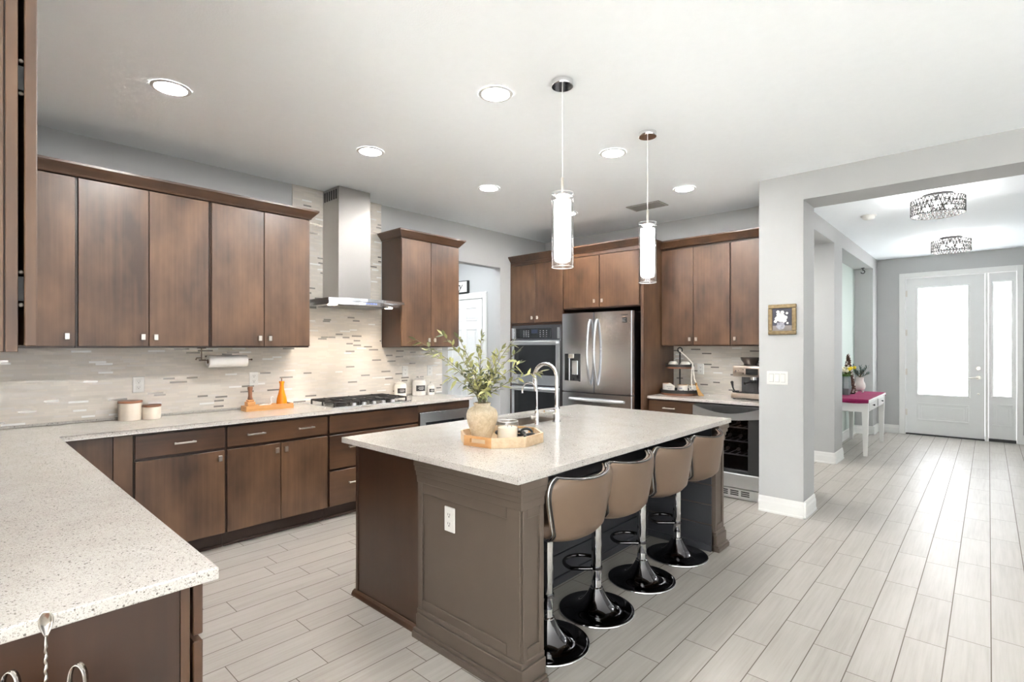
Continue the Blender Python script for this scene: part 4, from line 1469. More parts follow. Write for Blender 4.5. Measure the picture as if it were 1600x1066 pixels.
t = thing('smoke_detector', 'round white smoke detector on the hall ceiling', 'smoke detector', (-0.985, 6.93, CEIL))
m = MB(); m.lathe([(0.0, -0.042), (0.045, -0.042), (0.056, -0.034), (0.062, -0.012), (0.072, -0.011), (0.075, -0.0005)], -0.985, 6.93, CEIL, 32); m.build('housing', 'outlet', t, 40)
m = MB(); m.lathe([(0.0, -0.045), (0.012, -0.045), (0.012, -0.041)], -0.985, 6.93, CEIL, 16); m.build('test_button', 'trim', t, 40)

def hall_light(x, y, label):
    t = thing('flush_ceiling_light', label, 'ceiling light', (x, y, CEIL), 'flush ceiling lights of the hall')
    m = MB(); m.lathe([(0.10, -0.030), (0.115, -0.026), (0.12, -0.0005)], x, y, CEIL, 32); m.build('ceiling_plate', 'black_metal', t, 35)
    r, za, zb = 0.205, CEIL - 0.19, CEIL - 0.045
    m = MB()
    K = 40
    for zz in (za, za + (zb - za) / 3, za + 2 * (zb - za) / 3, zb):
        m.tube([(x + r * cos(2 * pi * k / K), y + r * sin(2 * pi * k / K), zz) for k in range(K)], 0.0050, 5, True)
    for row in range(3):
        q0 = za + (zb - za) * row / 3; q1 = za + (zb - za) * (row + 1) / 3
        for k in range(K):
            a0 = 2 * pi * (k + 0.5 * (row % 2)) / K; a1 = a0 + pi / K
            A = (x + r * cos(a0), y + r * sin(a0), q0); B = (x + r * cos(a1), y + r * sin(a1), q1); D = (x + r * cos(a1 + pi / K), y + r * sin(a1 + pi / K), q0)
            m.tube([A, B], 0.0036, 4, cap=False); m.tube([B, D], 0.0036, 4, cap=False)
    for k in range(4):
        a = pi / 4 + k * pi / 2
        m.tube([(x + 0.1 * cos(a), y + 0.1 * sin(a), CEIL - 0.028), (x + r * cos(a), y + r * sin(a), zb)], 0.004, 5)
    m.build('lattice_shade', 'black_metal', t)
    m = MB()
    for row in range(3):
        q = za + (zb - za) * (row + 0.5) / 3
        for k in range(K):
            a = 2 * pi * (k + 0.5 * (row % 2) + 0.5) / K
            m.sphere((x + (r - 0.004) * cos(a), y + (r - 0.004) * sin(a), q), 0.011, 6, 4, (1, 1, 1.5))
    m.build('crystals', 'glass', t, 20)
    for k in range(3):
        a = 2 * pi * k / 3 + 0.5
        bx, by = x + 0.095 * cos(a), y + 0.095 * sin(a)
        m = MB(); m.lathe([(0.014, -0.085), (0.014, -0.03)], bx, by, CEIL, 12); m.build('lamp_holder', 'black', t, 30)
        m = MB(); m.sphere((bx, by, CEIL - 0.115), 0.027, 14, 10); m.build('bulb', 'bulb', t, 60)
    return t
h = hall_light(-0.362, 6.42, 'dark lattice flush ceiling light with clear crystals, the nearer of the two in the hall')
copy_tree(h, (-0.372, 9.06, CEIL), 'dark lattice flush ceiling light with clear crystals, the farther one near the front door')

# ================================================================== THINGS ON THE ISLAND
ZT = 0.9145
tcx, tcy = -1.995, 2.087
t = thing('serving_tray', 'octagonal reclaimed-wood tray with cut-out handles on the island', 'tray', (tcx, tcy, ZT))
RO, RI = 0.235, 0.222
A0 = radians(-118 + 22.5 - 22.5 + 0)
def oct_pt(k, r):
    # vertices so that one handled side faces the camera
    a = radians(197 + 45 * k + 14)
    return (tcx + r * cos(a), tcy + r * sin(a))
m = MB(); m.prism([oct_pt(k, RO - 0.004) for k in range(8)], ZT, ZT + 0.010); m.build('tray_floor', 'acacia', t)
for k in range(8):
    p0, p1 = Vector(oct_pt(k, RO)).to_3d(), Vector(oct_pt(k + 1, RO)).to_3d()
    q0, q1 = Vector(oct_pt(k, RI)).to_3d(), Vector(oct_pt(k + 1, RI)).to_3d()
    m = MB()
    za, zb = ZT + 0.0002, ZT + 0.053
    def blk(u0, u1, w0, w1):
        a, b = p0.lerp(p1, u0), p0.lerp(p1, u1)
        c, d = q0.lerp(q1, u1), q0.lerp(q1, u0)
        m.prism([(a.x, a.y), (b.x, b.y), (c.x, c.y), (d.x, d.y)], w0, w1)
    if k in (1, 5):
        blk(0, 1, za, ZT + 0.018); blk(0, 1, ZT + 0.041, zb); blk(0, 0.22, ZT + 0.018, ZT + 0.041); blk(0.78, 1, ZT + 0.018, ZT + 0.041)
        bmesh.ops.remove_doubles(m.b, verts=m.b.verts, dist=1e-5)
    else:
        blk(0, 1, za, zb)
    m.build('tray_side', 'acacia_warm' if k in (1, 5) else 'acacia', t)

VX, VY = -2.09, 2.03
ZV = ZT + 0.0105
t = thing('stoneware_vase', 'round crackled beige stoneware vase standing in the octagonal tray', 'vase', (VX, VY, ZV))
m = MB(); m.sm = True
m.lathe([(0.0, 0.0), (0.050, 0.0), (0.054, 0.006), (0.066, 0.045), (0.080, 0.085), (0.0875, 0.115), (0.0872, 0.138), (0.079, 0.160), (0.060, 0.173), (0.0475, 0.179), (0.0455, 0.186), (0.0485, 0.194),
         (0.0475, 0.199), (0.041, 0.199), (0.039, 0.188), (0.045, 0.172), (0.06, 0.12), (0.05, 0.05), (0.0, 0.03)], VX, VY, ZV, 40, cap=False)
m.build('body', 'stone', t, 60)

t = thing('olive_branches', 'spray of faux olive branches standing in the beige stoneware vase', 'plant', (VX, VY, ZV + 0.19))
tips = [(-2.315, 1.744, 1.475), (-2.388, 1.881, 1.414), (-2.283, 1.908, 1.505), (-2.069, 1.834, 1.484), (-2.261, 2.065, 1.384), (-2.087, 2.021, 1.494),
        (-2.028, 1.94, 1.402), (-2.11, 2.136, 1.385), (-1.968, 2.062, 1.422), (-1.997, 2.171, 1.458), (-1.811, 2.003, 1.403), (-2.029, 2.278, 1.339),
        (-1.81, 2.207, 1.303), (-2.137, 1.839, 1.271), (-2.343, 2.057, 1.329), (-1.929, 1.962, 1.274), (-2.23, 2.229, 1.308), (-1.985, 1.843, 1.327), (-1.888, 1.864, 1.215)]
def leaf(m, base, d, L, w, droop, roll):
    d = d.normalized()
    side = d.cross(Vector((0, 0, 1)))
    side = side.normalized() if side.length > 1e-3 else Vector((1, 0, 0))
    side = (Matrix.Rotation(roll, 3, d) @ side)
    nrm = side.cross(d)
    row_c, row_l, row_r = [], [], []
    ws = [0.12, 0.75, 1.0, 0.85, 0.45, 0.04]
    for i, q in enumerate(ws):
        u = i / (len(ws) - 1)
        c = base + d * (L * u) + Vector((0, 0, -droop * L * u * u)) 
        row_c.append(c - nrm * (0.12 * w * q)); row_l.append(c - side * (w * 0.5 * q)); row_r.append(c + side * (w * 0.5 * q))
    m.grid([row_l, row_c, row_r])
for ti, tip in enumerate(tips):
    tp = Vector(tip)
    r0 = R.uniform(0, 2 * pi)
    b0 = Vector((VX + 0.024 * cos(r0), VY + 0.024 * sin(r0), ZV + 0.10))
    hd = Vector((tp.x - VX, tp.y - VY, 0))
    b1 = Vector((VX, VY, ZV + 0.215)) + hd.normalized() * 0.022
    c1 = b1 + Vector((hd.x * 0.15, hd.y * 0.15, (tp.z - b1.z) * 0.55))
    pts = [b0]
    N = 12
    for i in range(N + 1):
        u = i / N
        pts.append(b1 * (1 - u) ** 2 + c1 * 2 * u * (1 - u) + tp * u * u)
    m = MB(); m.tube(pts, [0.0028 - 0.0016 * i / (N + 1) for i in range(N + 2)], 5)
    stm = m.build('stem', 'stem', t, 60)
    m = MB(); m.sm = True
    L = (tp - b1).length
    cnt = int(11 + L * 38)
    for k in range(cnt):
        u = 0.12 + 0.88 * (k + R.uniform(-0.3, 0.3)) / (cnt - 1)
        u = max(0.15, min(0.995, u))
        p = b1 * (1 - u) ** 2 + c1 * 2 * u * (1 - u) + tp * u * u
        tg = ((c1 - b1) * 2 * (1 - u) + (tp - c1) * 2 * u).normalized()
        a = R.uniform(0, 2 * pi)
        o = tg.orthogonal().normalized()
        o = Matrix.Rotation(a, 3, tg) @ o
        spread = R.uniform(0.35, 1.0)
        d = tg * R.uniform(0.35, 0.9) + o * spread
        leaf(m, p, d, R.uniform(0.038, 0.066), R.uniform(0.013, 0.0215), R.uniform(0.0, 0.55), R.uniform(-0.8, 0.8))
    leaf(m, tp, tg, 0.05, 0.016, 0.1, R.uniform(-1, 1))
    m.build('leaf_spray', 'leaf', stm, None, recalc=False)

CX_, CY_ = -1.948, 2.088
t = thing('candle', 'ivory candle in a straight clear glass in the octagonal tray', 'candle', (CX_, CY_, ZV))
m = MB(); m.lathe([(0.0, 0.0), (0.056, 0.0), (0.058, 0.004), (0.058, 0.104), (0.0545, 0.104), (0.0545, 0.012), (0.0, 0.010)], CX_, CY_, ZV, 40, cap=False); m.build('glass', 'glass', t, 40)
m = MB(); m.lathe([(0.0, 0.0), (0.0535, 0.0), (0.0538, 0.056), (0.048, 0.059), (0.0, 0.058)], CX_, CY_, ZV + 0.013, 36, cap=False); wx = m.build('wax', 'wax', t, 40)
m = MB(); m.tube([(CX_ + 0.0562 * cos(2 * pi * k / 40), CY_ + 0.0562 * sin(2 * pi * k / 40), ZV + 0.104) for k in range(40)], 0.0018, 6, True); m.build('glass_rim', plain('candle_glass_edge', (0.75, 0.77, 0.76), 0.15), t, 60)
m = MB()
for dx, dy in ((0.0, 0.0), (0.02, 0.012), (-0.02, 0.010)):
    m.tube([(CX_ + dx, CY_ + dy, ZV + 0.070), (CX_ + dx, CY_ + dy, ZV + 0.082)], 0.0012, 5)
m.build('wick', 'black', wx)
t = thing('chain_decoration', 'black wooden chain links lying in the tray behind the candle', 'decoration', (-2.02, 2.21, ZV))
for (x, y, a, tilt) in ((-2.085, 2.185, 0.4, 0.25), (-2.035, 2.215, 1.4, 0.9), (-1.985, 2.225, 0.2, 0.3), (-1.935, 2.232, 1.2, 0.95), (-1.885, 2.205, 0.1, 0.3)):
    m = MB()
    pts = []
    for k in range(20):
        q = 2 * pi * k / 20
        lx, ly = 0.034 * cos(q), 0.022 * sin(q)
        X = lx * cos(a) - ly * sin(a) * cos(tilt); Y = lx * sin(a) + ly * cos(a) * cos(tilt); Z = ly * sin(tilt)
        pts.append((x + X, y + Y, ZV + 0.0085 + 0.022 * sin(tilt) + Z))
    m.tube(pts, 0.008, 8, True); m.build('link', 'black', t, 60)

# ================================================================== THINGS ON THE RANGE-WALL COUNTER
def lathe_part(name, prof, x, y, z, mat, parent, seg=32, ang=40, cap=False):
    m = MB(); m.lathe(prof, x, y, z, seg, cap=cap); return m.build(name, mat, parent, ang)
def crock(label, x, y, r, h):
    t = thing('lidded_canister', label, 'canister', (x, y, ZT), 'cream canisters with wooden lids')
    lathe_part('jar', [(0, 0), (r * 0.97, 0), (r, 0.004), (r, h), (0, h)], x, y, ZT, 'ceramic', t)
    lathe_part('lid', [(0, 0), (r * 1.03, 0), (r * 1.05, 0.003), (r * 1.05, 0.012), (r * 1.02, 0.015), (0, 0.015)], x, y, ZT + h + 0.0005, 'walnut', t)
crock('larger cream canister with a flat wooden lid on the range-wall counter', -4.50, 0.888, 0.070, 0.122)
crock('smaller cream canister with a flat wooden lid beside the larger one', -4.463, 1.008, 0.056, 0.088)

t = thing('mill_tray', 'long narrow honey-coloured wooden tray left of the cooktop', 'tray', (-4.42, 1.815, ZT))
m = MB()
x0, x1, y0, y1 = -4.478, -4.365, 1.622, 2.005
m.box(x0, x1, y0, y1, ZT, ZT + 0.012)
m.box(x0, x0 + 0.010, y0, y1, ZT + 0.012, ZT + 0.042, 0.002); m.box(x1 - 0.010, x1, y0, y1, ZT + 0.012, ZT + 0.042, 0.002)
m.box(x0 + 0.01, x1 - 0.01, y0, y0 + 0.010, ZT + 0.012, ZT + 0.042, 0.002); m.box(x0 + 0.01, x1 - 0.01, y1 - 0.010, y1, ZT + 0.012, ZT + 0.042, 0.002)
m.build('tray', 'oak', t)
z = ZT + 0.0125
t = thing('spice_grinder', 'square wooden grinder with a turned brown handle on the narrow wooden tray', 'grinder', (-4.42, 1.672, z))
m = MB(); m.box(-4.452, -4.388, 1.640, 1.704, z, z + 0.062, 0.004, 2); m.box(-4.444, -4.396, 1.648, 1.696, z + 0.062, z + 0.078, 0.004, 2); m.build('body', 'oak', t)
lathe_part('handle', [(0, 0), (0.020, 0), (0.019, 0.01), (0.014, 0.03), (0.0155, 0.07), (0.019, 0.085), (0.0195, 0.10), (0.016, 0.105), (0, 0.105)], -4.42, 1.672, z + 0.0785, 'walnut', t, 20)
t = thing('pepper_mill', 'glossy orange bottle-shaped pepper mill on the narrow wooden tray', 'pepper mill', (-4.42, 1.928, z))
lathe_part('body', [(0, 0), (0.036, 0), (0.0405, 0.01), (0.0415, 0.04), (0.037, 0.075), (0.026, 0.115), (0.0185, 0.150), (0.0165, 0.175), (0.0175, 0.195), (0.022, 0.206), (0.021, 0.215), (0.0, 0.218)], -4.42, 1.928, z, 'orange', t, 28, 60)
lathe_part('finial', [(0, 0), (0.004, 0), (0.004, 0.012), (0.0055, 0.018), (0.003, 0.026), (0, 0.027)], -4.42, 1.928, z + 0.217, 'walnut', t, 12, 60)
t = thing('swan_figurine', 'small white ceramic swan between the grinder and the orange pepper mill', 'figurine', (-4.42, 1.80, z))
m = MB(); m.sm = True
rows = []
for (u, w, h0, h1) in ((-0.052, 0.002, 0.024, 0.030), (-0.035, 0.018, 0.004, 0.032), (-0.012, 0.026, 0.0, 0.036), (0.015, 0.024, 0.0, 0.034), (0.034, 0.014, 0.004, 0.030), (0.044, 0.003, 0.014, 0.022)):
    row = []
    for k in range(14):
        a = 2 * pi * k / 14
        row.append((-4.42 + w * cos(a), 1.79 + u, z + (h0 + h1) / 2 + (h1 - h0) / 2 * sin(a)))
    rows.append(row)
V = m.grid(rows, True); m._take([m.b.faces.new(V[0][::-1]), m.b.faces.new(V[-1])])
m.build('body', 'white_ceramic', t, 70)
m = MB(); m.tube([(-4.42, 1.825, z + 0.024), (-4.42, 1.842, z + 0.042), (-4.42, 1.834, z + 0.064), (-4.42, 1.838, z + 0.084), (-4.42, 1.852, z + 0.087), (-4.42, 1.866, z + 0.074)], [0.009, 0.0075, 0.006, 0.0065, 0.008, 0.003], 10); m.build('neck', 'white_ceramic', t, 70)

def label_canister(label, x, y, r, h, tilt=0.0):
    t = thing('labelled_canister', label, 'canister', (x, y, ZT), 'white canisters with black labels')
    b = lathe_part('jar', [(0, 0), (r * 0.92, 0), (r, 0.008), (r, h * 0.86), (r * 0.9, h * 0.95), (r * 0.86, h), (0, h)], x, y, ZT, 'white_ceramic', t, 32, 50)
    lathe_part('lid', [(0, 0), (r * 0.93, 0), (r * 0.95, 0.006), (r * 0.55, 0.018), (0.006, 0.022), (0.007, 0.030), (0.009, 0.036), (0.006, 0.042), (0, 0.043)], x, y, ZT + h + 0.0005, 'white_ceramic', t, 28, 50)
    m = MB()
    a0, a1 = radians(-48), radians(34)
    row0, row1 = [], []
    for i in range(9):
        a = a0 + (a1 - a0) * i / 8 - radians(12)
        row0.append((x + (r + 0.0012) * cos(a), y + (r + 0.0012) * sin(a), ZT + h * 0.30)); row1.append((x + (r + 0.0012) * cos(a), y + (r + 0.0012) * sin(a), ZT + h * 0.68))
    m.grid([row0, row1]); lb = m.build('label', plain('chalkboard_label', (0.035, 0.033, 0.032), 0.7), b)
    m = MB()
    for (q, ua, ub) in ((0.56, 0.25, 0.75), (0.48, 0.2, 0.8), (0.41, 0.3, 0.7)):
        r0, r1 = [], []
        for i in range(7):
            a = a0 + (a1 - a0) * (ua + (ub - ua) * i / 6) - radians(12)
            r0.append((x + (r + 0.002) * cos(a), y + (r + 0.002) * sin(a), ZT + h * q)); r1.append((x + (r + 0.002) * cos(a), y + (r + 0.002) * sin(a), ZT + h * (q + 0.02)))
        m.grid([r0, r1])
    m.build('label_script', 'paper', lb)
label_canister('white canister with a black label right behind the cooktop corner', -4.50, 3.19, 0.064, 0.135)
label_canister('largest white canister with a black label, between the two smaller ones', -4.50, 3.43, 0.074, 0.160)
label_canister('smallest white canister with a black label, beside the largest one', -4.455, 3.555, 0.042, 0.098)

t = thing('paper_towel_holder', 'bronze paper towel holder hanging under the wall cabinets', 'paper towel holder', (-4.42, 1.49, 1.427))
m = MB(); m.box(-4.44, -4.40, 1.292, 1.345, 1.4215, 1.4275, 0.002)
m.tube([(-4.42, 1.318, 1.424), (-4.42, 1.318, 1.345), (-4.42, 1.318, 1.332), (-4.42, 1.322, 1.331), (-4.42, 1.68, 1.331)], 0.0045, 8); m.sphere((-4.42, 1.683, 1.331), 0.008, 10, 8)
m.tube([(-4.42, 1.318, 1.350), (-4.42, 1.285, 1.350), (-4.42, 1.28, 1.335)], 0.0045, 8)
m.build('bracket', plain('bronze_wire', (0.16, 0.12, 0.09), 0.4, 0.9), t, 50)
t = thing('paper_towel_roll', 'white paper towel roll on the holder under the wall cabinets', 'paper towel', (-4.42, 1.49, 1.322))
m = MB(); m.lathe([(0.018, 0.0), (0.046, 0.0), (0.047, 0.004), (0.047, 0.276), (0.046, 0.28), (0.018, 0.28), (0.018, 0.0)], -4.42, 1.322, 1.362, 36, 'y', False); m.build('sheets', 'paper', t, 50)
m = MB(); m.lathe([(0.0145, 0.001), (0.0178, -0.001), (0.0178, 0.281), (0.0145, 0.279), (0.0145, 0.001)], -4.42, 1.322, 1.362, 24, 'y', False); m.build('core', plain('cardboard', srgb(120, 92, 70), 0.8), t, 50)

# ================================================================== COFFEE COUNTER
sx, sy = -2.485, 5.42
t = thing('tiered_tray', 'two-tier round wooden tray with a black pole on the coffee counter', 'tiered tray', (sx, sy, ZT))
def tier(z, r, h):
    m = MB(); m.lathe([(0, 0), (r - 0.004, 0), (r, 0.004), (r, h * 0.45), (r - 0.006, h * 0.45), (r - 0.006, 0.012), (0, 0.012)], sx, sy, z, 40, cap=False); tr = m.build('tier', 'walnut', t, 40)
    m = MB(); m.lathe([(r - 0.008, h * 0.4), (r + 0.002, h * 0.4), (r + 0.002, h), (r - 0.008, h), (r - 0.008, h * 0.4)], sx, sy, z, 40, cap=False); m.build('rim_band', 'black_metal', tr, 40)
tier(ZT, 0.203, 0.056)
tier(1.197, 0.148, 0.046)
m = MB(); m.tube([(sx, sy, ZT + 0.01), (sx, sy, 1.372)], 0.0085, 12)
m.tube([(sx + 0.026 * sin(2 * pi * k / 24), sy, 1.397 - 0.026 * cos(2 * pi * k / 24)) for k in range(24)], 0.0065, 8, True); m.build('pole', 'black_metal', t, 40)
zl = ZT + 0.0125
def mug(label, x, y, r, h, z, decor, lipcol='white_ceramic'):
    t = thing('mug', label, 'mug', (x, y, z))
    m = MB(); m.lathe([(0, 0), (r * 0.9, 0), (r, 0.006), (r, h), (r - 0.004, h), (r - 0.004, 0.008), (0, 0.008)], x, y, z, 28, cap=False); b = m.build('cup', 'white_ceramic', t, 50)
    m = MB(); m.lathe([(r - 0.0045, h - 0.001), (r + 0.0008, h - 0.001), (r + 0.0008, h + 0.0025), (r - 0.0045, h + 0.0025), (r - 0.0045, h - 0.001)], x, y, z, 28, cap=False); m.build('rim', plain('tan_glaze', srgb(188, 146, 96), 0.4), b, 50)
    m = MB(); m.tube([(x + r - 0.001, y, z + h * 0.8), (x + r + 0.02, y, z + h * 0.78), (x + r + 0.026, y, z + h * 0.5), (x + r + 0.018, y, z + h * 0.25), (x + r - 0.001, y, z + h * 0.22)], 0.0045, 8); m.build('mug_handle', 'white_ceramic', t, 60)
    if decor:
        m = MB()
        for (a, q, s) in ((-100, 0.35, 0.010), (-88, 0.28, 0.008), (-70, 0.36, 0.010), (-60, 0.45, 0.007), (-112, 0.45, 0.007)):
            aa = radians(a)
            px_, py_ = x + (r + 0.0008) * cos(aa), y + (r + 0.0008) * sin(aa)
            m.sphere((px_, py_, z + h * q), s, 8, 6, (1, 0.15, 0.7))
        m.build('painted_flowers', plain('blue_red_glaze', srgb(92, 72, 104), 0.4), b)
        m = MB()
        for q in (0.62, 0.70):
            m.box(x - r * 0.35, x + r * 0.35, y - r - 0.0012, y - r * 0.9, z + h * q, z + h * q + 0.004)
        m.build('painted_script', plain('blue_ink', srgb(70, 84, 120), 0.5), b)
mug('white mug with painted flowers on the lower tier, right of the black pole', sx + 0.078, sy - 0.105, 0.054, 0.098, zl, True)
mug('white mug at the right edge of the lower tier, partly behind the bead garland', sx + 0.135, sy + 0.02, 0.042, 0.095, zl, True)
mug('plain cream mug at the left edge of the lower tier', sx - 0.122, sy - 0.06, 0.046, 0.104, zl, False)
t = thing('hexagon_sign', 'white hexagon plaque with blue script and red flowers on the lower tier', 'sign', (sx - 0.05, sy - 0.135, zl))
m = MB()
hx, hz, hr = sx - 0.050, zl + 0.058, 0.058
m.prism([(hx + hr * sin(pi / 3 * k), hz + hr * cos(pi / 3 * k)) for k in range(6)], sy - 0.145, sy - 0.130, lambda a, b, c: (a, c, b)); b = m.build('plaque', 'white_ceramic', t)
m = MB()
m.tube([(hx - 0.034 + 0.0055 * i, sy - 0.1455, hz + 0.018 + 0.006 * sin(i * 2.3)) for i in range(13)], 0.0014, 5)
m.tube([(hx - 0.018 + 0.0055 * i, sy - 0.1455, hz - 0.004 + 0.006 * sin(i * 2.0)) for i in range(8)], 0.0014, 5); m.build('script', plain('navy_ink', srgb(52, 60, 92), 0.5), b)
m = MB()
for (a, c) in ((-0.030, -0.034), (-0.016, -0.040), (0.024, -0.034), (0.012, -0.042)):
    m.sphere((hx + a, sy - 0.145, hz + c), 0.008, 8, 6, (1, 0.12, 0.7))
m.build('flowers', plain('red_glaze', srgb(158, 60, 72), 0.5), b)
for (dx, lab) in ((-0.068, 'white bowl upside down on the upper tier, left of the pole'), (0.068, 'white bowl upside down on the upper tier, right of the pole')):
    t = thing('bowl', lab, 'bowl', (sx + dx, sy - 0.02, 1.2095), 'bowls on the upper tier')
    m = MB(); m.lathe([(0.058, 0.0), (0.060, 0.004), (0.056, 0.03), (0.044, 0.058), (0.026, 0.066), (0, 0.067)], sx + dx, sy - 0.02, 1.2095, 28); m.build('bowl', 'white_ceramic', t, 50)
t = thing('bead_garland', 'white bead garland with a jute tassel hanging from the tiered tray', 'garland', (sx + 0.1, sy - 0.02, ZT))
m = MB()
pth = [(sx + 0.004, sy - 0.012, 1.392), (sx + 0.03, sy - 0.02, 1.368), (sx + 0.07, sy - 0.02, 1.334), (sx + 0.115, sy - 0.02, 1.292), (sx + 0.150, sy - 0.03, 1.257), (sx + 0.166, sy - 0.032, 1.21), (sx + 0.168, sy - 0.034, 1.15), (sx + 0.178, sy - 0.038, 1.09), (sx + 0.200, sy - 0.045, 1.045), (sx + 0.215, sy - 0.05, 1.035)]
def along(path, step):
    out = []; acc = 0.0
    path = [Vector(p) for p in path]
    for a, b in zip(path, path[1:]):
        L = (b - a).length
        while acc < L:
            out.append(a.lerp(b, acc / L)); acc += step
        acc -= L
    return out
for p in along(pth, 0.0155):
    m.sphere(p, 0.0082, 8, 6)
p2 = [(sx + 0.156, sy - 0.036, 1.235), (sx + 0.157, sy - 0.06, 1.15), (sx + 0.162, sy - 0.075, 1.06), (sx + 0.172, sy - 0.085, 0.985)]
for p in along(p2, 0.0155):
    m.sphere(p, 0.0078, 8, 6)
m.build('beads', 'bead', t, 60)
m = MB()
for k in range(26):
    a = R.uniform(0, 2 * pi); s = R.uniform(0.2, 1)
    m.tube([(sx + 0.205, sy - 0.055, 1.045), (sx + 0.225 + 0.012 * s * cos(a), sy - 0.07 + 0.012 * s * sin(a), 1.00), (sx + 0.255 + 0.020 * s * cos(a), sy - 0.09 + 0.016 * s * sin(a), 0.955), (sx + 0.285 + 0.032 * s * cos(a), sy - 0.11 + 0.02 * s * sin(a), 0.919 + 0.006 * R.random())], 0.0026, 4)
m.lathe([(0.008, -0.02), (0.012, -0.01), (0.010, 0.012), (0.0, 0.014)], sx + 0.206, sy - 0.055, 1.04, 10)
m.build('tassel', 'jute', t, 60)

t = thing('espresso_machine', 'brushed steel espresso machine with a black bean hopper beside the pier', 'espresso machine', (-1.72, 5.47, ZT))
ex0, ex1 = -1.895, -1.545
ey0, ey1 = 5.33, 5.64
champ = plain('warm_steel', (0.60, 0.52, 0.45), 0.28, 1.0)
m = MB(); m.box(ex0 - 0.005, ex1, ey0 - 0.02, ey1, ZT + 0.010, ZT + 0.062, 0.006, 2); m.build('base', champ, t, 40)
m = MB()
for xx in (ex0 + 0.02, ex1 - 0.02):
    for yy in (ey0, ey1 - 0.03):
        m.lathe([(0.012, 0), (0.012, 0.012)], xx, yy, ZT, 10)
m.build('feet', 'black', t, 30)
m = MB(); m.box(ex0 + 0.05, ex1 - 0.02, ey0 - 0.022, ey0 + 0.10, ZT + 0.0625, ZT + 0.068); m.build('drip_grille', 'black_metal', t)
m = MB(); m.box(ex0 + 0.055, ex1 - 0.01, ey0 + 0.11, ey1, ZT + 0.0625, 1.135); m.build('column', 'steel_dark', t)
m = MB(); m.box(ex0 + 0.004, ex1, ey0, ey1, 1.135, 1.245, 0.012, 2); hd = m.build('head', champ, t, 40)
m = MB(); m.box(ex0 + 0.13, ex0 + 0.245, ey0 - 0.004, ey0 + 0.001, 1.160, 1.218, 0.002); m.build('screen', 'black_glass', hd)
m = MB()
for (xx, zz, r) in ((ex0 + 0.035, 1.19, 0.010), (ex0 + 0.062, 1.20, 0.006), (ex0 + 0.108, 1.21, 0.008), (ex0 + 0.108, 1.17, 0.008), (ex0 + 0.285, 1.19, 0.016)):
    m.lathe([(0.0, -0.008), (r, -0.007), (r, 0.0)], xx, zz, ey0, 14, 'y', False)
m.build('buttons', 'chrome', hd, 40)
m = MB(); m.lathe([(0.033, -0.030), (0.037, -0.028), (0.037, 0.0)], ex0 + 0.185, ey0 + 0.06, 1.135, 24); m.build('group_head', 'chrome', hd, 40)
m = MB(); m.lathe([(0.0, -0.03), (0.03, -0.028), (0.034, 0.0)], ex0 + 0.185, ey0 + 0.06, 1.104, 24); m.tube([(ex0 + 0.185, ey0 + 0.03, 1.092), (ex0 + 0.17, ey0 - 0.03, 1.088), (ex0 + 0.15, ey0 - 0.09, 1.078)], [0.010, 0.011, 0.013], 10); m.build('portafilter', 'black', t, 40)
m = MB(); m.tube([(ex0 + 0.28, ey0 + 0.05, 1.135), (ex0 + 0.285, ey0 + 0.03, 1.08), (ex0 + 0.29, ey0 + 0.0, 1.01)], 0.005, 8); m.build('steam_wand', 'chrome', t, 50)
m = MB(); m.lathe([(0.0, 0), (0.060, 0.0), (0.060, 0.008), (0.062, 0.022), (0.085, 0.052), (0.092, 0.075), (0.092, 0.083), (0.0, 0.086)], ex0 + 0.125, ey0 + 0.15, 1.2455, 32, cap=False); m.build('bean_hopper', plain('smoked_plastic', (0.045, 0.035, 0.03), 0.12), t, 40)
m = MB(); m.tube([(ex0 + 0.022, ey0 - 0.004, 0.992), (ex0 + 0.010, ey0 - 0.012, 1.03), (ex0 + 0.004, ey0 - 0.014, 1.07)], [0.006, 0.008, 0.013], 10); m.sphere((ex0 + 0.003, ey0 - 0.014, 1.078), 0.015, 10, 8); m.box(ex0 + 0.006, ex0 + 0.05, ey0 - 0.018, ey0 + 0.06, ZT + 0.0625, 0.995, 0.005); m.build('tamper', 'black', t, 40)

# ================================================================== PIER: PAINTING AND SWITCHES
t = thing('framed_painting', 'small gold-framed still life of white flowers on the pier', 'painting', (-1.300, 4.84, 1.667))
fx0, fx1, fz0, fz1 = -1.410, -1.190, 1.537, 1.797
m = MB()
w = 0.034
for (a0, a1, b0, b1) in ((fx0, fx1, fz0, fz0 + w), (fx0, fx1, fz1 - w, fz1), (fx0, fx0 + w, fz0 + w, fz1 - w), (fx1 - w, fx1, fz0 + w, fz1 - w)):
    m.box(a0, a1, 4.816, 4.8395, b0, b1, 0.006, 2)
m.build('frame', 'bronze', t)
m = MB(); m.box(fx0 + w, fx1 - w, 4.828, 4.8385, fz0 + w, fz1 - w); cv = m.build('canvas', plain('dark_canvas', srgb(66, 66, 76), 0.8, var=0.25, scale=14), t)
def disc(m, x, z, r, y, sx_=1.0, sz_=1.0, n=18, wob=0.08):
    pts = []
    for k in range(n):
        a = 2 * pi * k / n
        q = 1 + wob * sin(5 * a + x * 90)
        pts.append((x + r * sx_ * q * cos(a), z + r * sz_ * q * sin(a)))
    m.prism(pts, y, y + 0.0008, lambda a, b, c: (a, c, b))
m = MB(); m.box(fx0 + w, fx1 - w, 4.8272, 4.828, fz0 + w, fz0 + w + 0.045); m.build('painted_table', plain('painted_table_grey', srgb(128, 122, 118), 0.8, var=0.15), cv)
m = MB(); disc(m, -1.312, 1.610, 0.034, 4.8264, 1.0, 0.85, wob=0.01); disc(m, -1.312, 1.634, 0.031, 4.8262, 1.0, 0.28, wob=0.0); m.build('painted_bowl', plain('painted_silver', srgb(150, 150, 160), 0.7, var=0.3, scale=60), cv)
m = MB()
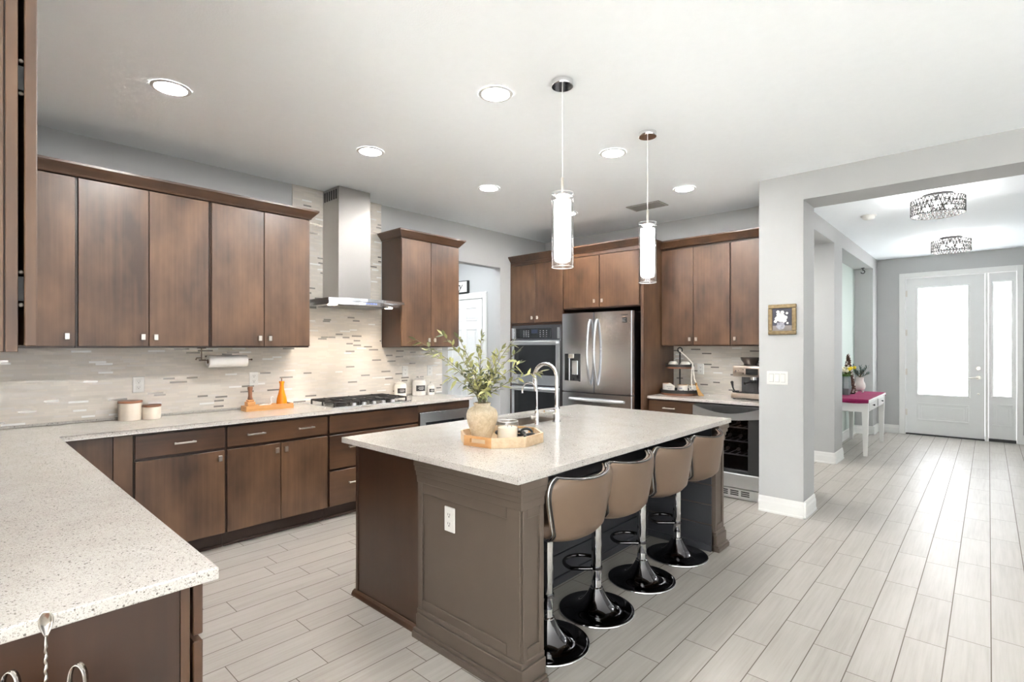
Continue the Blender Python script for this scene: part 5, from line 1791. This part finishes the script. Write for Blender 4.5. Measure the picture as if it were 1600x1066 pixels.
for i, (x, z, r) in enumerate(((-1.338, 1.675, 0.020), (-1.312, 1.668, 0.022), (-1.285, 1.662, 0.021), (-1.325, 1.706, 0.019), (-1.296, 1.694, 0.020), (-1.298, 1.728, 0.015), (-1.332, 1.732, 0.014), (-1.262, 1.720, 0.010), (-1.272, 1.684, 0.015), (-1.258, 1.636, 0.009), (-1.352, 1.652, 0.013))):
    disc(m, x, z, r, 4.8255 - 0.00008 * i)
m.build('painted_flowers', plain('painted_white', srgb(226, 226, 218), 0.8, var=0.08, scale=90), cv)

t = thing('light_switch', 'white three-gang rocker switch plate on the pier below the painting', 'light switch', (-1.341, 4.84, 1.166))
m = MB(); m.box(-1.424, -1.257, 4.833, 4.8395, 1.109, 1.223, 0.003, 2); m.build('cover_plate', 'outlet', t)
for k in range(3):
    x = -1.341 + (k - 1) * 0.046
    m = MB(); m.prism([(4.833, 1.134), (4.8265, 1.134), (4.8305, 1.199), (4.833, 1.199)], x - 0.0165, x + 0.0165, lambda a, b, c: (c, a, b)); m.build('rocker', 'outlet', t)
    m = MB(); m.box(x - 0.0185, x + 0.0185, 4.8322, 4.8332, 1.131, 1.202); m.build('rocker_gap', plain('switch_gap', srgb(150, 150, 148), 0.6), t)

# ================================================================== UTILITY HALL SIGN
t = thing('wall_sign', 'black-framed white sign with script lettering above the six-panel door', 'sign', (-6.05, 5.30, 2.33))
m = MB(); m.box(-6.40, -5.725, 5.258, 5.2995, 2.238, 2.422); m.build('frame', 'black', t)
m = MB(); m.box(-6.385, -5.740, 5.252, 5.258, 2.252, 2.408); fc = m.build('face', 'paper', t)
cu = bpy.data.curves.new('lettering', 'FONT'); cu.body = 'Pantry'; cu.size = 0.17; cu.extrude = 0.001; cu.shear = 0.35; cu.align_x = 'CENTER'; cu.space_character = 0.92
tmp = bpy.data.objects.new('lettering_curve', cu); C.objects.link(tmp)
me = bpy.data.meshes.new_from_object(tmp.evaluated_get(bpy.context.evaluated_depsgraph_get()))
bpy.data.objects.remove(tmp)
me.transform(Matrix.Translation((0.0, 5.2505 - 5.30, 2.285 - 2.33)) @ Matrix.Rotation(pi / 2, 4, 'X'))
me.materials.clear(); me.materials.append(M['black'])
o = bpy.data.objects.new('lettering', me); C.objects.link(o); o.parent = fc

# ================================================================== HALL TABLE
t = thing('hall_table', 'white console table with tapered legs and two small drawers in the hall niche', 'table', (-1.385, 8.83, 0))
tx0, tx1, ty0, ty1 = -1.61, -1.155, 8.10, 9.56
m = MB(); m.box(tx0 - 0.01, tx1 + 0.012, ty0 - 0.012, ty1 + 0.012, 0.712, 0.738, 0.004, 2); m.build('top', 'trim', t)
m = MB()
m.box(tx0 + 0.02, tx1 - 0.012, ty0 + 0.012, ty0 + 0.03, 0.575, 0.712); m.box(tx0 + 0.02, tx1 - 0.012, ty1 - 0.03, ty1 - 0.012, 0.575, 0.712)
m.box(tx0 + 0.02, tx0 + 0.038, ty0 + 0.03, ty1 - 0.03, 0.575, 0.712); m.box(tx1 - 0.03, tx1 - 0.012, ty0 + 0.03, ty1 - 0.03, 0.575, 0.712)
m.build('apron', 'trim', t)
for (xx, yy) in ((tx0 + 0.035, ty0 + 0.035), (tx1 - 0.035, ty0 + 0.035), (tx0 + 0.035, ty1 - 0.035), (tx1 - 0.035, ty1 - 0.035)):
    m = MB()
    rows = []
    for (z, r) in ((0.0, 0.021), (0.56, 0.035), (0.712, 0.035)):
        rows.append([(xx - r, yy - r, z), (xx + r, yy - r, z), (xx + r, yy + r, z), (xx - r, yy + r, z)])
    V = m.grid(rows, True); m._take([m.b.faces.new(V[0][::-1]), m.b.faces.new(V[-1])])
    m.build('leg', 'trim', t)
for yc in (8.46, 9.20):
    m = MB(); m.box(tx1 - 0.0115, tx1 + 0.002, yc - 0.25, yc + 0.25, 0.598, 0.695, 0.003); d = m.build('drawer', 'trim', t)
    m = MB(); m.lathe([(0.006, 0.0), (0.006, 0.012), (0.013, 0.016), (0.013, 0.024), (0.0, 0.028)], yc, 0.647, tx1 + 0.002, 14, 'x', False); m.build('knob', 'black_metal', d, 40)
m = MB(); m.sm = True
o = None
nx, ny = 14, 34
def cl(x, y):
    ex = 0.0
    return 0.7405 + 0.0015 * sin(9 * x + 5 * y) * sin(7 * y)
top = [[(tx0 - 0.005 + (tx1 + 0.008 - tx0 + 0.005) * i / nx, ty0 - 0.018 + (ty1 + 0.018 - ty0 + 0.018) * j / ny, 0) for i in range(nx + 1)] for j in range(ny + 1)]
top = [[(x, y, cl(x, y)) for x, y, _ in r] for r in top]
front = [(x, y - 0.004, 0.738 - 0.045 - 0.006 * sin(13 * x)) for x, y, _ in top[0]]
back = [(x, y + 0.004, 0.738 - 0.045) for x, y, _ in top[-1]]
V = m.grid([front] + top + [back])
o = m.build('table_cloth', 'magenta')
sm = o.modifiers.new('thickness', 'SOLIDIFY'); sm.thickness = 0.003; sm.offset = 1
tag(o, 'magenta cloth spread over the white hall table', 'tablecloth')
ZH = 0.7465
vx, vy = -1.505, 8.70
t = thing('faceted_vase', 'tall grey-blue faceted vase of tulips on the hall table', 'vase', (vx, vy, ZH))
m = MB(); m.lathe([(0.0, 0), (0.048, 0), (0.072, 0.09), (0.060, 0.24), (0.054, 0.262), (0.048, 0.262), (0.052, 0.23), (0.06, 0.09), (0.0, 0.02)], vx, vy, ZH, 7, cap=False); m.build('body', plain('grey_blue_glaze', srgb(120, 134, 134), 0.25, var=0.1), t)
for k in range(12):
    a = 2 * pi * k / 12 + 0.3; rr = 0.035 if k % 3 else 0.075
    yellow = k in (0, 10, 11, 1)
    hx_, hy_ = vx + (rr + 0.03) * cos(a), vy + (rr + 0.03) * sin(a)
    hz_ = ZH + 0.335 + R.uniform(-0.02, 0.035)
    lab = ('yellow tulip in the faceted vase on the right' if yellow else 'cream white tulip in the faceted vase')
    f = thing('tulip', lab, 'flower', (vx, vy, ZH + 0.2), 'yellow tulips in the faceted vase' if yellow else 'cream tulips in the faceted vase')
    m = MB(); m.tube([(vx + 0.02 * cos(a), vy + 0.02 * sin(a), ZH + 0.10), (vx + 0.035 * cos(a), vy + 0.035 * sin(a), ZH + 0.265), (hx_, hy_, hz_)], 0.003, 6); st_ = m.build('stem', 'green', f, 60)
    m = MB(); m.sm = True
    for q in range(3):
        leaf(m, Vector((vx + 0.034 * cos(a), vy + 0.034 * sin(a), ZH + 0.255)), Vector((cos(a + q - 1), sin(a + q - 1), 1.3)), 0.10, 0.022, 0.5, 0.3 * q)
    m.build('leaf_blades', 'green', st_, None, recalc=False)
    m = MB(); m.sm = True
    m.lathe([(0.0, 0.0), (0.014, 0.004), (0.021, 0.018), (0.020, 0.034), (0.013, 0.046), (0.010, 0.044), (0.0, 0.03)], hx_, hy_, hz_ - 0.004, 12, cap=False)
    m.build('blossom', plain('yellow_petal', srgb(244, 216, 40), 0.5) if yellow else plain('cream_petal', srgb(232, 226, 196), 0.5), f, 60)
px_, py_ = -1.415, 9.20
t = thing('footed_pot', 'white footed ceramic pot on the hall table', 'plant pot', (px_, py_, ZH))
m = MB(); m.sm = True; m.lathe([(0.0, 0.03), (0.040, 0.032), (0.066, 0.06), (0.074, 0.10), (0.068, 0.135), (0.052, 0.17), (0.046, 0.20), (0.056, 0.225), (0.060, 0.232), (0.052, 0.232), (0.042, 0.20), (0.06, 0.12), (0.0, 0.05)], px_, py_, ZH, 32, cap=False); m.build('body', 'white_ceramic', t, 60)
for k in range(4):
    a = pi / 4 + k * pi / 2
    m = MB(); m.tube([(px_ + 0.04 * cos(a), py_ + 0.04 * sin(a), ZH + 0.045), (px_ + 0.058 * cos(a), py_ + 0.058 * sin(a), ZH + 0.022), (px_ + 0.050 * cos(a), py_ + 0.050 * sin(a), ZH + 0.006)], [0.008, 0.007, 0.0058], 8); m.build('foot', 'white_ceramic', t, 60)
t = thing('succulent', 'spiky blue-green plant growing in the white footed pot', 'plant', (px_, py_, ZH + 0.2))
m = MB(); m.lathe([(0.0, 0), (0.041, 0.0), (0.048, 0.024), (0.0, 0.03)], px_, py_, ZH + 0.203, 18, cap=False); m.build('soil', plain('red_brown_soil', srgb(92, 44, 36), 0.9, var=0.3, scale=60), t, 30)
for k in range(9):
    a = 2 * pi * k / 9 + 0.2; e = 0.5 + 0.55 * (k % 3)
    d = Vector((cos(a), sin(a), 0.55 + 0.7 * (k % 3))).normalized()
    b = Vector((px_, py_, ZH + 0.228))
    Ls = 0.12 + 0.07 * ((k * 7) % 4) / 3
    m = MB(); m.tube([b, b + d * Ls * 0.5, b + d * Ls], 0.004, 6); s_ = m.build('stem', 'stem', t, 60)
    m = MB(); m.sm = True
    for q in range(16):
        u = 0.3 + 0.7 * q / 15
        o_ = Matrix.Rotation(q * 2.4, 3, d) @ d.orthogonal().normalized()
        leaf(m, b + d * Ls * u, d * 0.8 + o_ * 0.7, 0.055, 0.014, -0.1, 0)
    m.build('leaf_spikes', 'blue_leaf', s_, None, recalc=False)
t = thing('pine_cone_tree', 'brown and white cone-shaped pine cone ornament behind the tulips', 'ornament', (-1.515, 8.93, ZH))
ccx, ccy = -1.515, 8.93
m = MB(); m.lathe([(0.0, 0), (0.085, 0), (0.085, 0.02), (0.015, 0.56), (0.0, 0.585)], ccx, ccy, ZH, 20, cap=False); m.build('cone', plain('dark_brown_core', srgb(52, 34, 28), 0.8, var=0.3), t, 40)
m = MB(); m2 = MB()
for q in range(22):
    z_ = 0.03 + 0.53 * q / 21; rr = 0.088 * (1 - z_ / 0.60) + 0.006
    nn = max(4, int(2 * pi * rr / 0.03))
    for k in range(nn):
        a = 2 * pi * (k + 0.5 * (q % 2)) / nn
        tgt = m2 if (k * 7 + q * 3) % 4 == 0 else m
        tgt.sphere((ccx + rr * cos(a), ccy + rr * sin(a), ZH + z_), 0.015, 6, 5, (1, 1, 0.7))
m.build('scales', plain('cone_scales', srgb(98, 66, 52), 0.8, var=0.3, scale=40), t, 30)
m2.build('white_tips', plain('white_frosted_scales', srgb(222, 206, 200), 0.8, var=0.08), t, 30)
t = thing('ceiling_hook', 'small black hook lamp under the niche soffit', 'hook', (-1.50, 10.02, 2.705))
m = MB(); m.lathe([(0.022, -0.012), (0.024, -0.0005)], -1.50, 10.02, 2.705, 16); m.build('plate', 'black', t, 30)
m = MB(); m.tube([(-1.50, 10.02, 2.695), (-1.50, 10.02, 2.665)] + [(-1.50 + 0.026 * sin(q), 10.02, 2.639 + 0.026 * cos(q)) for q in [i * 0.35 for i in range(14)]], 0.0065, 8); m.build('hook', 'black', t, 50)

# ================================================================== BAR CART TOOLS IN THE NEAR CORNER
t = thing('bar_cart', 'small black bar cart against the peninsula end, below the frame', 'cart', (-1.20, 0.08, 0))
bx0, bx1, by0, by1 = -1.335, -1.06, -0.19, 0.30
m = MB(); m.box(bx0, bx1, by0, by1, 0.60, 0.618, 0.003); m.build('top_shelf', 'walnut', t)
m = MB(); m.box(bx0, bx1, by0, by1, 0.18, 0.198, 0.003); m.build('lower_shelf', 'walnut', t)
for xx in (bx0 + 0.012, bx1 - 0.012):
    for yy in (by0 + 0.012, by1 - 0.012):
        m = MB(); m.tube([(xx, yy, 0.0), (xx, yy, 0.64)], 0.010, 10); m.build('leg', 'black_metal', t, 40)
hx, hy = -1.242, 0.108
t = thing('tool_holder', 'round steel holder for bar tools on the bar cart', 'tool holder', (hx, hy, 0.6185))
m = MB(); m.lathe([(0, 0), (0.064, 0), (0.066, 0.004), (0.066, 0.165), (0.063, 0.165), (0.063, 0.006), (0, 0.006)], hx, hy, 0.6185, 32, cap=False); m.build('cup', 'steel', t, 40)
t = thing('bar_spoon', 'twisted-handle steel bar spoon standing bowl up at the lower left corner', 'bar spoon', (-1.231, 0.120, 0.626))
sx_, sy_ = -1.231, 0.120
m = MB()
pts, rr = [], []
for i in range(61):
    u = i / 60
    z_ = 0.626 + (0.908 - 0.626) * u
    pts.append((sx_ + 0.0012 * cos(u * 95), sy_ + 0.0012 * sin(u * 95), z_)); rr.append(0.0026 + 0.0005 * sin(u * 95 * 2))
pts += [(sx_, sy_, 0.918), (sx_, sy_, 0.926)]; rr += [0.0022, 0.0018]
m.tube(pts, rr, 8); m.build('twisted_handle', 'tool_steel', t, 60)
m = MB(); m.sm = True
rows = []
for i in range(11):
    u = i / 10
    w = 0.0135 * (sin(pi * min(1, u * 0.93 + 0.05)) ** 0.75) * (0.35 + 0.75 * u) + 0.001
    row = []
    for k in range(9):
        q = -1 + 2 * k / 8
        # bowl opens towards the lower right
        off = -0.007 * (1 - q * q) * sin(pi * min(1, u + 0.04))
        dx, dy = 0.35, 0.94          # across the bowl
        nx_, ny_ = 0.94, -0.35       # opening direction
        row.append((sx_ + dx * w * q + nx_ * off, sy_ + dy * w * q + ny_ * off, 0.924 + 0.047 * u))
    rows.append(row)
m.grid(rows)
o = m.build('bowl', 'tool_steel', t, 60)
sm = o.modifiers.new('thickness', 'SOLIDIFY'); sm.thickness = 0.0012
def loop_tool(label, x, y, ang, ztop, w, name):
    t = thing(name, label, 'bar tool', (x, y, 0.626))
    c_, s_ = cos(ang), sin(ang)
    pts = [(x - w * c_, y - w * s_, 0.626)]
    for i in range(11):
        th = pi - pi * i / 10
        pts.append((x + w * cos(th) * c_, y + w * cos(th) * s_, ztop - 0.03 + 0.03 * sin(th)))
    pts.append((x + w * c_, y + w * s_, 0.626))
    m = MB()
    # flat strap: a widened band
    rows = []
    for p in pts:
        p = Vector(p); n_ = Vector((-s_, c_, 0)) * 0.0055
        rows.append([p - n_, p + n_])
    m.grid(rows)
    o = m.build('strap', 'tool_steel', t, 50)
    sm = o.modifiers.new('thickness', 'SOLIDIFY'); sm.thickness = 0.0016
loop_tool('steel tongs bent end up, right of the bar spoon', -1.188, 0.158, 0.75, 0.878, 0.015, 'bar_tongs')
loop_tool('steel strainer handle loop at the lower left edge', -1.283, 0.078, 0.75, 0.862, 0.015, 'bar_strainer')
